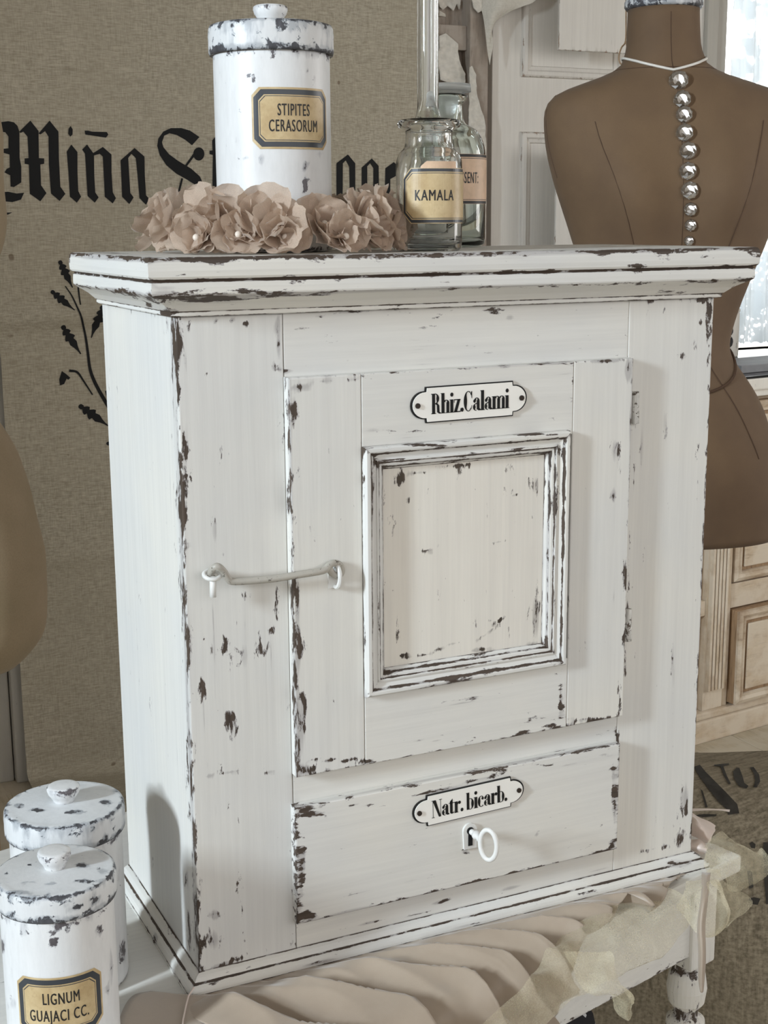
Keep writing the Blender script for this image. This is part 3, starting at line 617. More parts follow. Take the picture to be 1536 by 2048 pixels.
dp('rail', sj0, sj1, iz1-.004, dz1, 'px', (.15, .15, .1, .6), door, r=.0007)
dp('rail', sj0, sj1, dz0, iz0+.004, 'px', (.15, .15, .75, .1), door, r=.0007)
PB = [(800, 955, 16, 22, .62), (830, 945, 40, 5, .5), (925, 932, 60, 6, .5), (1010, 940, 12, 16, .45), (815, 1000, 6, 10, .6), (855, 1103, 16, 7, .78), (876, 1094, 6, 3, .7), (1000, 1083, 22, 3, .62, -.3), (1070, 970, 8, 25, .5), (1072, 1230, 10, 50, .55), (810, 1312, 22, 7, .8), (850, 1310, 30, 5, .6), (900, 1290, 50, 4, .58, -.35), (960, 1300, 50, 6, .62), (970, 1270, 40, 4, .5, -.6), (1000, 1240, 20, 3, .6, -.6), (795, 1270, 6, 40, .45), (1110, 1110, 6, 90, .35), (1060, 1290, 30, 8, .5), (950, 975, 4, 4, .6), (1030, 990, 5, 4, .6), (1025, 1180, 5, 5, .6)]
dp('panel', ix0+.016, ix1-.016, iz0+.016, iz1-.016, 'pw', (.2, .2, .3, .3), door, yf=-.0062, blobs=PB)
im = [(0, .0002, 1.1), (.0001, .0012, .3), (.0004, .0052, .3), (.0018, .0068, .15), (.0040, .0068, .0), (.0052, .0062, .6), (.0056, .0050, 1.15), (.0064, .0044, .9), (.0074, .0036, .1), (.0098, .0026, .05), (.0112, .0026, .1), (.0116, .0036, .5), (.0130, .0038, .3), (.0136, .0030, 1.0), (.0142, .0022, 1.0), (.0148, .0020, .2), (.0162, .0018, .1), (.0172, .0012, .7), (.0178, .0002, 1.05), (.0190, -.0020, .3), (.0200, -.0034, .4), (.0206, -.0040, 1.0)]
panelmould(door, ix0, ix1, iz0, iz1, YD, im, 'panel_moulding', 'px', [(850, 890, 60, 5, .7), (1050, 868, 90, 4, .8), (1120, 900, 12, 20, .7), (745, 1000, 5, 140, .5), (1140, 1100, 6, 200, .6), (745, 1380, 15, 12, .3), (900, 1365, 120, 5, .6, -.17), (780, 1200, 6, 150, .6), (1110, 1000, 8, 120, .4)])
for (pa, pb) in (((1271, 815)), ((1256, 1250))):
    q0 = by(pa, pb-32, -.004); q1 = by(pa, pb+32, -.004)
    V, F, W_ = tube([q0, q0*.7+q1*.3, q0*.66+q1*.34, q1], .0032, 10); mk('hinge', V, F, 'sm', cb, smooth=False, wear=[.45]*len(V))
# drawer
drw = mk('drawer', *box(rx0+.004, rx1-.004, YD+.004, .12, rz0+.004, rz1-.004)[:2], 'barewood', cb)
RB = [(620, 1628, 40, 9, .85), (605, 1740, 7, 90, .75), (618, 1832, 24, 12, .9), (700, 1825, 120, 5, .85, -.23), (900, 1780, 200, 4, .7, -.23), (1228, 1590, 6, 90, .75), (1225, 1690, 12, 12, .7), (720, 1610, 80, 5, .6), (880, 1580, 60, 9, .65, -.2), (960, 1558, 80, 8, .6, -.2), (1080, 1530, 60, 5, .5), (1130, 1527, 9, 5, .6), (1210, 1510, 20, 5, .6), (1225, 1535, 6, 20, .4), (880, 1683, 16, 5, .62), (825, 1690, 60, 3, .4, -.1), (930, 1700, 12, 10, .5), (760, 1720, 80, 3, .35, -.2), (1075, 1665, 5, 16, .5, .4), (725, 1785, 60, 4, .4, -.2), (820, 1765, 50, 12, .38, -.2), (1000, 1752, 100, 4, .45, -.2), (1150, 1715, 60, 4, .5, -.2)]
dp('drawer_front', rx0, rx1, rz0, rz1, 'px', (.9, .75, .9, .7), drw, blobs=RB, wd=.0042)
# ---- enamel plates with high-contrast serif lettering
def arcp(cx, cy, rx, ry, a0, a1, tk, tn, n=14):
    o_, i_ = [], []
    for k in range(n+1):
        a = math.radians(a0+(a1-a0)*k/n); t = tn+(tk-tn)*abs(math.cos(a))**1.5
        o_.append((cx+rx*math.cos(a), cy+ry*math.sin(a))); i_.append((cx+(rx-t)*math.cos(a), cy+(ry-tn-(t-tn)*.25)*math.sin(a)))
    return o_+i_[::-1]
R_ = lambda a, b, c, d: [(a, b), (c, b), (c, d), (a, d)]
stem = lambda x, h, wd=2.0: [R_(x, 0, x+wd, h)]
ft = lambda x, y=0., wd=3.0: [R_(x-.5, y, x-.5+wd, y+.34)]
G = {
 'R': (6.6, stem(.6, 10)+ft(.6)+[R_(0, 9.66, 3.2, 10)]+[arcp(2.6, 7.45, 2.6, 2.55, -90, 90, 1.8, .35)]+[[(2.6, 5.2), (4.2, 5.2), (5.3, 4.0), (5.4, .9), (6.4, .3), (6.3, 0), (5.0, 0), (3.8, .8), (3.7, 4.2), (2.6, 4.9)]]),
 'h': (6.2, stem(.5, 10)+ft(.5)+[R_(0, 9.66, 1.4, 10)]+stem(3.7, 5.1, 1.9)+ft(3.7)+[arcp(3.6, 4.9, 2.0, 1.7, 0, 150, 1.9, .4)]),
 'i': (3.2, stem(.5, 6.5)+ft(.5)+[R_(0, 6.16, 1.4, 6.5)]+[EL(1.5, 8.9, 1.05, 1.05, 14)]),
 'z': (4.8, [R_(.1, 6.0, 4.4, 6.5), R_(.1, 0, 4.5, .5), [(2.4, 6.2), (4.3, 6.2), (2.1, .2), (.1, .2)], [(.1, 6.5), (.5, 6.5), (.5, 5), (.3, 4.6), (.1, 5)], [(4.1, .3), (4.5, 0), (4.6, 2.0), (4.4, 2.0)]]),
 '.': (2.6, [EL(1.1, 1.05, 1.05, 1.05, 14)]),
 'C': (6.3, [arcp(3.0, 5, 3.0, 5.1, 62, 298, 2.2, .4, 24), [(5.1, 9.9), (5.5, 9.9), (5.5, 6.4), (5.2, 6.4), (4.9, 7.8), (4.2, 8.8)], [(4.4, .5), (5.1, 1.3), (5.5, 2.9), (5.2, 2.9), (4.8, 1.8), (4.0, 1.0)]]),
 'a': (5.5, [R_(2.7, .5, 4.6, 4.8), arcp(2.7, 4.7, 1.9, 1.85, 0, 160, 1.9, .4), EL(1.25, 4.8, .85, .85, 12), arcp(2.2, 1.8, 2.0, 1.85, 80, 280, 1.8, .35), [(2.9, 3.4), (2.9, 3.9), (1.8, 3.7), (1.8, 3.4)], [(4.6, .5), (4.6, 1.1), (5.4, .6), (5.3, .2), (4.4, 0), (3.6, .1), (3.2, .8)]]),
 'l': (3.1, stem(.5, 10)+ft(.5)+[R_(0, 9.66, 1.4, 10)]),
 'm': (9.2, stem(.5, 6.5)+ft(.5)+[R_(0, 6.16, 1.4, 6.5)]+stem(3.6, 5.1, 1.9)+ft(3.6)+[arcp(3.5, 4.9, 2.0, 1.7, 0, 150, 1.9, .4)]+stem(6.7, 5.1, 1.9)+ft(6.7)+[arcp(6.6, 4.9, 2.0, 1.7, 0, 150, 1.9, .4)]),
 'N': (7.4, [R_(.8, 0, 1.15, 10), R_(0, 0, 2.0, .34), R_(0, 9.66, 2.2, 10), [(.8, 10), (2.9, 10), (6.4, 0), (5.0, 0), (.9, 9.4)], R_(6.1, 0, 6.45, 10), R_(5.2, 9.66, 7.3, 10)]),
 't': (4.1, [R_(.8, .8, 2.7, 7.2), [(.8, 7.2), (2.7, 8.8), (2.7, 7.0)], R_(0, 6.1, 3.7, 6.5), [(.8, 1.0), (1.2, .2), (2.4, 0), (3.4, .3), (3.9, 1.3), (3.6, 1.4), (3.1, .6), (2.7, .9)]]),
 'r': (4.9, stem(.5, 6.5)+ft(.5)+[R_(0, 6.16, 1.4, 6.5)]+[arcp(3.6, 4.7, 1.3, 1.7, 60, 180, .5, .4), EL(3.9, 5.6, .95, .95, 12)]),
 'b': (5.9, [R_(.4, .1, 2.3, 10), R_(0, 9.66, 1.4, 10), arcp(2.9, 3.25, 2.6, 3.3, -110, 110, 1.9, .35)]),
 'c': (4.8, [arcp(2.6, 3.25, 2.5, 3.3, 55, 310, 1.9, .38), EL(3.6, 4.9, .85, .85, 12)]), ' ': (2.4, [])}
def plate(parent, cx, cz, L, H, txt, tw_, th_, yf, ang=0.):
    a, h = L/2-.0135, H/2
    e = [(a, -h), (a, -h+.0022), (a+.002, -h+.0032)]
    Rr = h-.0034
    out = [(a, -h), (a+.0004, -Rr)]+[(a+.0015+(L/2-a-.0015)*math.cos(q), Rr*math.sin(q)) for q in np.linspace(-1.35, 1.35, 13)]+[(a+.0004, Rr), (a, h)]
    out = out+[(-x, y) for x, y in out[::-1]]
    c, s = math.cos(ang), math.sin(ang); f = lambda y_: (lambda x, z: (cx+c*x-s*z, y_, cz+s*x+c*z))
    def slab(P, y0, y1, m):
        n_ = len(P); A = [f(y0)(x, z) for x, z in P]; B = [f(y1)(x, z) for x, z in P]
        tri = tessellate_polygon([[Vector((x, z, 0)) for x, z in P]])
        F_ = [tuple(t) for t in tri]+[(i, (i+1) % n_, n_+(i+1) % n_, n_+i) for i in range(n_)]
        return A+B, F_, [0]*(2*n_)
    prt = []; mi = []
    def add(p, m_): prt.append(p); mi.extend([m_]*len(p[1]))
    add(slab(out, yf-.0016, yf, 0), 1)
    inn = [(x*(1-.0016/(L/2)), y*(1-.0010/h)) for x, y in out]; add(slab(inn, yf-.0024, yf-.0008, 0), 0)
    wid = sum(G[ch][0]-.45 for ch in txt); k = tw_/wid; kz = th_/10; xx = -tw_/2
    PP = []
    for ch in txt:
        for P in G[ch][1]: PP.append([(xx+x*k, -th_*.46+y*kz) for x, y in P])
        xx += (G[ch][0]-.45)*k
    add(poly_fill(PP, f(yf-.00265)), 1)
    for sx in (-1, 1):
        sc = [(sx*(L/2-.0058)+x, y) for x, y in EL(0, 0, .0022, .0022, 14)]; add(slab(sc, yf-.0036, yf-.002, 0), 2)
    V, F, W_ = join(prt); return mk('name_plate', V, F, ['enamel', 'blk', 'screw'], parent, mi=mi)
p1 = by(938, 803, YD); p2 = by(937, 1601, YD)
Lp = by(1054, 793, YD)[0]-by(822, 812, YD)[0]; Lq = by(1047, 1578, YD)[0]-by(825, 1624, YD)[0]
plate(door, p1[0], p1[2], Lp, .0295, 'Rhiz.Calami', Lp*.67, .0165, YD, math.radians(.4))
plate(drw, p2[0], p2[2], Lq, .0285, 'Natr. bicarb.', Lq*.68, .0160, YD, math.radians(1.2))
# ---- keyhole and key
kc = by(938, 1668, YD)
esc = [(x, .004+y) for x, y in EL(0, 0, .0068, .0068, 18) if y > -.002]+[(-.0058, -.013), (.0068, -.013)]
esc = sorted(esc, key=lambda p: math.atan2(p[1], p[0]))
def plate_poly(P, c, y0, y1):
    n_ = len(P); A = [(c[0]+x, y0, c[2]+z) for x, z in P]; B = [(c[0]+x, y1, c[2]+z) for x, z in P]
    return A+B, [tuple(t) for t in tessellate_polygon([[Vector((x, z, 0)) for x, z in P]])]+[(i, (i+1) % n_, n_+(i+1) % n_, n_+i) for i in range(n_)], [0]*2*n_
A = plate_poly(esc, kc, YD-.0022, YD); B = plate_poly([(x, .004+y) for x, y in EL(0, 0, .0034, .0034, 14)], kc, YD-.0028, YD-.002); C_ = plate_poly(R_(-.002, -.010, .0022, .003), kc, YD-.0027, YD-.002)
V, F, W_ = join([A, B, C_]); mk('keyhole', V, F, ['sm', 'dark'], drw, mi=[0]*len(A[1])+[1]*(len(B[1])+len(C_[1])))
key = thing('key', 'white painted key sticking out of the drawer keyhole', 'key', (kc[0], YD-.03, kc[2]-.01))
kz = kc[2]+.003; kxx = kc[0]+.0005
sh = join([tube([(kxx, YD+.004, kz), (kxx+.001, YD-.008, kz)], .0027, 12), tube([(kxx+.001, YD-.008, kz), (kxx+.0012, YD-.0085, kz), (kxx+.0014, YD-.011, kz-.0004), (kxx+.0016, YD-.0135, kz-.0008), (kxx+.0018, YD-.016, kz-.001), (kxx+.002, YD-.0185, kz-.0012)], [.0027, .0041, .0043, .0026, .0040, .0022], 12)])
mk('shank', sh[0], sh[1], 'sm', key, smooth=True)
bc = np.array([kxx+.004, YD-.0265, kz-.003])
ring = [(bc[0]-.0042*math.cos(a), bc[1]+.0070*math.cos(a), bc[2]+.0138*math.sin(a)) for a in np.linspace(0, 2*PI, 29)[:-1]]
V, F, W_ = tube(ring, .0022, 10, close=True); mk('bow', V, F, 'sm', key, smooth=True)
# ---- hook and eye latch
lt = mk('latch_hook', *join([tube(smooth_path([by(421, 1150, -.010), by(424, 1140, -.015), by(434, 1133, -.019), by(446, 1141, -.018), by(456, 1157, -.017), by(470, 1163, -.017), by(540, 1158, -.019), by(600, 1149, -.020), by(646, 1141, -.019), by(657, 1132, -.017), by(668, 1126, -.015), by(680, 1131, -.013), by(683, 1143, -.013), by(676, 1152, -.014), by(664, 1146, -.016), by(658, 1136, -.017)], 4), .0029, 8)])[:2], 'hookm', cb, smooth=True)
def ringpts(c, u, v, r1, r2, n=22, a0=0, a1=2*PI): return [tuple(np.array(c)+np.array(u)*r1*math.cos(a)+np.array(v)*r2*math.sin(a)) for a in np.linspace(a0, a1, n+1)[:-1]]
e1 = by(424, 1150, -.011); e2 = by(672, 1152, -.013)
A = tube(ringpts(e1, (1, 0, 0), (0, -.9, -.35), .0062, .0062), .0018, 8, close=True); B = tube([tuple(by(426, 1152, -.012)), tuple(by(426, 1172, -.012)), tuple(by(426, 1194, -.012))], .0026, 10); C_ = tube([(e1[0], 0.002, e1[2]), (e1[0], -.006, e1[2])], .002, 8)
V, F, W_ = join([A, B, C_]); mk('eye_screw', V, F, 'sm', cb, smooth=True)
A = tube(ringpts(e2, (.15, -1, 0), (0, 0, -1), .0060, .0092), .0019, 8, close=True); B = box(e2[0]-.006, e2[0]+.004, YD-.0012, YD+.001, e2[2]-.010, e2[2]+.006)
V, F, W_ = join([A, B]); mk('latch_staple', V, F, 'sm', door)

# ================================================================== CANISTERS
def wrap_label(parent, c, r, phi0, halfw, z0, z1, texts, ang0=0., cham=.006, seed=0, off=.0004, mats=('tan', 'border', 'lblk'), slope=0., sz=.0095, inset=(.0016, .0055, .0066), kx=.50):
    """label wrapped on a cylinder; phi0 = direction (angle in the x-y plane) of its middle; halfw = half width along the arc"""
    def P(u, z, o): a = phi0+u/r; return (c[0]+(r+o)*math.cos(a), c[1]+(r+o)*math.sin(a), z+slope*u)
    def patch(ins, o, ch):
        us = np.unique(np.concatenate([np.linspace(-halfw+ins, halfw-ins, 33), [-halfw+ins+ch, halfw-ins-ch]])); V = []
        for u in us:
            e = min(u+halfw-ins, halfw-ins-u); d = max(0, ch-e)
            for k in range(3): V.append(P(u, (z0+ins+d)*(1-k/2)+(z1-ins-d)*k/2, o))
        return V, grid_faces(len(us), 3), [0]*len(V)
    pr_ = []; mi_ = []
    def add(p, m_): pr_.append(p); mi_.extend([m_]*len(p[1]))
    add(patch(0, off, cham), 0); add(patch(inset[0], off+.00015, cham), 1); add(patch(inset[1], off+.0003, cham*.75), 0); add(patch(inset[1]+.0009, off+.00042, cham*.7), 1); add(patch(inset[1]+.0014, off+.00054, cham*.7), 0)
    for (s, zc, du) in texts:
        Vt, Ft = text_polys(s, sz*1.35, .00006, 1.16)
        V3 = [P(x*kx+du, zc+y-sz*.45, off+.00075) for x, y, _ in Vt]; add((V3, Ft, [0]*len(V3)), 2)
    V, F, W_ = join(pr_); return mk('label', V, F, list(mats), parent, mi=mi_)
def canister(name, label, c, R, Hh, lab, blobs, knobs=1.):
    """c: base centre; R lid radius; Hh height to lid top"""
    t = thing(name, label, 'canister', c, 'distressed white apothecary canisters')
    rb = R*.935; lh = .0222*R/.05; zl = Hh-lh
    prof = [(rb*.1, 0, 0), (rb*.9, .0002, .1), (rb*.985, .0015, .55), (rb, .005, .25), (rb, .02, .05), (rb, zl-.012, .0), (rb, zl-.004, .45), (rb*.99, zl+.003, .3), (rb*.3, zl+.004, 0)]
    V, F, W_ = lathe(prof, c, 72, sub=.004); W_ = blobwear(V, W_, blobs); b = mk('body', V, F, 'jar', t, smooth=True, wear=W_)
    prof = [(rb*1.003, zl-.0005, .8), (R*.985, zl-.0008, .95), (R, zl+.0012, .8), (R*1.002, zl+.005, .35), (R*1.0, zl+lh*.45, .25), (R*1.004, zl+lh*.62, .35), (R*.995, Hh-.003, .5), (R*.975, Hh-.0007, .85), (R*.93, Hh, .45), (R*.86, Hh-.0003, .1), (R*.4, Hh+.0015, .0), (R*.1, Hh+.002, .1)]
    V, F, W_ = lathe(prof, c, 72, sub=.003); W_ = blobwear(V, W_, blobs); ld = mk('lid', V, F, 'jarlid', t, smooth=True, wear=W_)
    k = R/.05*knobs
    prof = [(.0085*k, Hh+.0012, .4), (.0088*k, Hh+.003, .3), (.0098*k, Hh+.005, .2), (.0128*k, Hh+.009, .3), (.0139*k, Hh+.0125, .5), (.0136*k, Hh+.0145, .6), (.0120*k, Hh+.0156, .2), (.002*k, Hh+.0162, .0)]
    V, F, W_ = lathe(prof, c, 36, sub=.002); mk('knob', V, F, 'jar', ld, smooth=True, wear=np.array(W_)+.05)
    view = math.atan2(CAM[1]-c[1], CAM[0]-c[0])
    if lab:
        dphi, hw, z0, z1, tx, sl = lab
        wrap_label(t, c, rb, view+dphi, hw, c[2]+z0, c[2]+z1, [(s, c[2]+zz, du) for s, zz, du in tx], slope=sl)
        # slight raised glaze round the label
    return t
cc = by(547, 300, .088); cj = np.array([cc[0], cc[1], HT+.0003])
CJ = [(500, 155, 8, 10, .8), (492, 150, 8, 7, .7), (508, 165, 6, 10, .85), (490, 115, 8, 6, .6), (510, 125, 6, 5, .6), (615, 140, 6, 8, .7), (592, 148, 4, 6, .8), (625, 160, 8, 14, .6), (510, 185, 10, 10, .45), (475, 280, 5, 14, .6), (490, 318, 16, 8, .7, -.5), (522, 320, 10, 12, .6), (482, 345, 6, 14, .55, .5), (615, 330, 10, 8, .8), (608, 340, 8, 6, .8), (612, 365, 9, 14, .75), (612, 380, 8, 8, .6), (640, 310, 8, 12, .55), (582, 356, 10, 5, .4), (648, 345, 6, 8, .5), (478, 405, 10, 8, .5), (545, 88, 20, 12, .6), (480, 98, 12, 8, .85), (560, 95, 30, 6, .85), (640, 100, 25, 8, .8), (445, 60, 20, 8, .5), (570, 60, 40, 5, .6), (625, 90, 12, 10, .5), (490, 60, 10, 6, .5), (518, 290, 30, 6, .4)]
canister('canister', 'white canister with STIPITES CERASORUM label standing inside the chiffon flowers', cj, .0502, .1775, (math.radians(22), .0345, .0800, .1265, [('STIPITES', .1095, -.001), ('CERASORUM', .0975, -.0005)], 0.), CJ)
r1c = at(128, 1600, 1.126); j2 = np.array([r1c[0], r1c[1], .0003])
r2c = at(110, 1737, 1.022); j3 = np.array([r2c[0], r2c[1], .0003])
print('jars', cj, j2, j3, 'tops', r1c[2], r2c[2], 'dist', np.linalg.norm(j2-j3))
J2 = [(30, 1590, 20, 10, .8), (75, 1620, 20, 6, .85), (40, 1612, 14, 8, .85), (150, 1624, 40, 5, .9), (235, 1580, 14, 12, .7), (212, 1605, 16, 10, .8), (210, 1645, 12, 8, .7), (215, 1675, 14, 8, .85), (225, 1685, 8, 14, .8), (150, 1663, 30, 5, .7), (195, 1590, 12, 4, .5), (160, 1580, 12, 4, .5), (235, 1760, 8, 40, .5), (245, 1900, 10, 40, .6), (85, 1568, 4, 3, .6)]
canister('canister', 'white canister without visible label behind the other canister on the table left of the cabinet', j2, .0483, .1555, None, J2)
J3 = [(20, 1715, 10, 6, .8), (165, 1730, 16, 9, .8), (60, 1730, 8, 3, .85), (75, 1737, 6, 3, .8), (12, 1747, 7, 5, .8), (155, 1692, 6, 5, .6), (60, 1765, 60, 4, .5), (110, 1768, 30, 3, .7), (30, 1785, 40, 6, .85), (170, 1762, 40, 5, .8), (205, 1740, 20, 8, .7), (95, 1795, 12, 10, .85), (90, 1832, 50, 5, .85), (150, 1815, 50, 10, .7), (190, 1800, 20, 10, .75), (20, 1830, 20, 8, .8), (105, 1885, 9, 14, .75), (105, 1860, 8, 14, .45), (200, 1830, 6, 14, .6), (200, 1860, 14, 14, .7), (212, 1980, 10, 16, .7), (45, 1860, 20, 20, .5), (5, 1890, 10, 20, .7), (160, 2040, 16, 12, .6), (20, 2010, 14, 20, .5), (222, 1940, 5, 60, .5)]
canister('canister', 'white canister with LIGNUM GUAJACI CC. label at the bottom left corner of the photo', j3, .0445, .150, (math.radians(-3), .0330, .0395, .0860, [('LIGNUM', .0695, .001), ('GUAJACI CC.', .0560, -.001)], .0), J3)

# ================================================================== FLOWER GARLAND
gc = np.array([cj[0]+.002, cj[1]-.003, HT])
gd = thing('flower_garland', 'dusty rose chiffon flower garland ringed around the canister on the cabinet', 'garland', gc)
petals = []
for k in range(5):
    n_, m_ = 9, 9; V = []; rg = random.Random(k)
    curl = rg.uniform(.1, .8); cup = rg.uniform(.25, .9); ph = rg.uniform(0, 6)
    for i in range(n_):
        v = i/(n_-1)
        wd_ = math.sin(PI*min(1, v*.80+.07))**.65*(.58+.10*v)
        for j in range(m_):
            u = j/(m_-1)*2-1; L = 1.-.12*abs(u)**3*(v > .8)
            x = u*wd_; z = v*L; y = cup*(u*u)*wd_*.55+curl*(v**2)*.35-.1*v+.06*v*math.sin(u*4.5+ph)+.03*v*math.sin(v*9+ph)
            if rg is not None: y += .04*v*v*math.sin(u*9+ph*2)
            V.append((x, -y, z))
    V = np.array(V); F = grid_faces(n_, m_); me = bpy.data.meshes.new('petal'); me.from_pydata(V.tolist(), [], F); me.materials.append(M['petal'])
    me.polygons.foreach_set('use_smooth', np.ones(len(F), bool)); me.update(); petals.append(me)
sphere = lathe([(math.sin(a), -math.cos(a)) for a in np.linspace(.05, PI-.05, 8)], (0, 0, 0), 12)
pme = bpy.data.meshes.new('pearl'); pme.from_pydata(sphere[0], [], [list(f) for f in sphere[1]]); pme.materials.append(M['pearl']); pme.update()
FLW = []
for k_ in range(15):
    dg = 200+k_*24+random.uniform(-4, 4); rr_ = random.uniform(.078, .088); FLW.append((rr_*1.03*math.cos(math.radians(dg)), rr_*.98*math.sin(math.radians(dg)), random.uniform(.029, .034), dg, random.uniform(.018, .025)))
for k_ in range(7):
    dg = 212+k_*22+random.uniform(-4, 4); FLW.append((.094*math.cos(math.radians(dg)), .090*math.sin(math.radians(dg)), .022, dg, .012))
for q, (fx, fy, fs, deg, fz) in enumerate(FLW):
    rg = random.Random(100+q)
    fo = bpy.data.objects.new('flower', None); COL.objects.link(fo); fo.parent = gd; fo.location = (fx, fy, fz); fo.empty_display_size = .01
    # flower axis outward and a little up
    a = math.radians(deg+rg.uniform(-10, 10)); el = math.radians(rg.uniform(0, 50)); ax = Vector((math.cos(a)*math.cos(el), math.sin(a)*math.cos(el), math.sin(el)))
    Q = ax.to_track_quat('-Y', 'Z').to_matrix().to_4x4()
    for ly, (cnt, open_, sc) in enumerate(((6, 66, 1.0), (3, 34, .70))):
        for k in range(cnt):
            po = bpy.data.objects.new('petal', petals[(k+q+ly) % 5]); COL.objects.link(po); po.parent = fo
            th = 2*PI*k/cnt+rg.uniform(-.25, .25)+ly*.5; tilt = math.radians(90-open_-rg.uniform(-16, 16)); s = fs*sc*rg.uniform(.85, 1.12)
            Mx = Q@Matrix.Rotation(th, 4, 'Y')@Matrix.Rotation(tilt, 4, 'X')@Matrix.Rotation(rg.uniform(-.35, .35), 4, 'Z')@Matrix.Diagonal((s, s, s, 1))
            # keep petals above the cabinet top
            zmin = min((Mx@v.co).z for v in po.data.vertices)+fz
            if zmin < .001: Mx = Matrix.Translation((0, 0, .001-zmin))@Mx
            po.matrix_local = Mx
    pe = bpy.data.objects.new('pearl', pme); COL.objects.link(pe); pe.parent = fo; pe.matrix_local = Matrix.Translation(ax*fs*.28)@Matrix.Scale(.0028, 4)
# ================================================================== GLASS BOTTLES
def bottle(name, label, c, outer, inner, mat, cat='bottle'):
    t = thing(name, label, cat, c); V, F, W_ = join([lathe(outer+inner, c, 64)]); mk('body', V, F, mat, t, smooth=True); return t
def sm(P, n=5): return [tuple(p) for p in smooth_path(P, n)]
kp = by(858, 400, .036); kc_ = np.array([kp[0], kp[1], HT+.0004]); tk = (kc_-CAM)@FV
r = 65.5/FP*tk; hk = by(858, 240, .036)[2]-HT
oz = hk
outer = [(.002, .0015), (r*.8, .0008), (r*.93, 0.0), (r*.99, .0025), (r, .006), (r, .0745*oz/.118)]+sm([(r, .0745*oz/.118), (r*.985, .0815*oz/.118), (r*.9, .088*oz/.118), (r*.76, .0925*oz/.118), (r*.71, .0965*oz/.118)], 4)[1:]+[(r*.70, oz-.012), (r*.73, oz-.008), (r*.92, oz-.0065), (r*.965, oz-.004), (r*.93, oz-.001), (r*.8, oz)]
inner = [(r*.66, oz-.001), (r*.585, oz-.006), (r*.57, .098*oz/.118), (r*.64, .0915*oz/.118), (r*.8, .0865*oz/.118), (r*.90, .078*oz/.118), (r*.915, .07*oz/.118), (r*.915, .012), (r*.85, .0065), (r*.4, .0055), (.002, .0055)]
kb = bottle('glass_bottle', 'clear wide-mouthed glass bottle with gold KAMALA label at the cabinet front', kc_, outer, inner, 'glass')
vw = math.atan2(CAM[1]-kc_[1], CAM[0]-kc_[0])
zz = lambda y: by(858, y, .036)[2]
wrap_label(kb, kc_, r, vw+math.radians(30), r*1.38, zz(447), zz(338), [('KAMALA', zz(392), -.0095)], cham=.008, slope=0., sz=.0090, inset=(.0006, .0030, .0034), kx=.62)
def upper_band():
    P = []; a0 = vw+math.radians(-14); 
    V = []; us = np.linspace(0, 1.15, 20)
    for u in us: V += [(kc_[0]+(r+.0004)*math.cos(a0+u), kc_[1]+(r+.0004)*math.sin(a0+u), zz(339)), (kc_[0]+(r+.0004)*math.cos(a0+u), kc_[1]+(r+.0004)*math.sin(a0+u), zz(325+max(0, 10-u*60)))]
    return V, grid_faces(20, 2), None
V, F, _ = upper_band(); mk('label_band', V, F, 'pink', kb)
ep = by(893, 400, .176); ec = np.array([ep[0], ep[1], HT+.0004]); te = (ec-CAM)@FV
r = 77/FP*te; ze = lambda y: by(893, y, .176)[2]-HT
zs_, zn, zl_ = ze(330), ze(243), ze(200)
outer = [(.002, .0015), (r*.9, .0005), (r*.98, .003), (r, .008), (r, zs_)]+sm([(r, zs_), (r*.97, zs_+.4*(zn-zs_)), (r*.8, zs_+.75*(zn-zs_)), (r*.5, zn-.003), (r*.42, zn+.002)], 4)[1:]+[(r*.40, zl_-.006), (r*.42, zl_-.003), (r*.52, zl_), (r*.53, zl_+.003), (r*.45, zl_+.0045)]
inner = [(r*.36, zl_+.0035), (r*.33, zl_-.003), (r*.31, zn), (r*.44, zn-.005), (r*.75, zs_+.68*(zn-zs_)), (r*.9, zs_+.3*(zn-zs_)), (r*.93, zs_), (r*.93, .010), (r*.85, .0055), (.002, .0055)]
eb = bottle('glass_bottle', 'stoppered glass bottle with faded pink ESSENT label behind the KAMALA bottle', ec, outer, inner, 'glassg')
V, F, W_ = lathe([(r*.18, zn+.003), (r*.30, zl_-.004), (r*.34, zl_+.0045), (r*.40, zl_+.0065), (r*.60, zl_+.0075), (r*.62, ze(185)), (r*.60, ze(170)), (r*.35, ze(168)), (.001, ze(167))], ec, 48); mk('stopper', V, F, 'frost', eb, smooth=True)
vw2 = math.atan2(CAM[1]-ec[1], CAM[0]-ec[0])
wrap_label(eb, ec, r, vw2+math.radians(38), r*.95, ec[2]+ze(410), ec[2]+ze(312), [('ESSENT:', ec[2]+ze(359), -.003)], mats=('pink', 'lblk', 'lblk'), cham=.004, sz=.0105, inset=(.0003, .0028, .003), kx=.40)
fp = by(856, 250, .100); fc = np.array([fp[0], fp[1], HT+.0004]); zf = lambda y: by(856, y, .100)[2]-HT
outer = [(.002, .0012), (.019, .0006), (.0215, .003), (.022, .01), (.022, zf(330))]+sm([(.022, zf(330)), (.0205, zf(290)), (.014, zf(255)), (.0098, zf(225)), (.0092, zf(200))], 4)[1:]+[(.0090, zf(-30)), (.0094, zf(-60)), (.0125, zf(-66)), (.0125, zf(-76)), (.0105, zf(-80))]
inner = [(.0075, zf(-78)), (.0068, zf(-60)), (.0068, zf(200)), (.012, zf(250)), (.0185, zf(290)), (.0198, zf(330)), (.0198, .009), (.018, .005), (.002, .005)]
bottle('glass_flask', 'tall clear glass flask with long narrow neck behind the KAMALA bottle', fc, outer, inner, 'glass', 'flask')

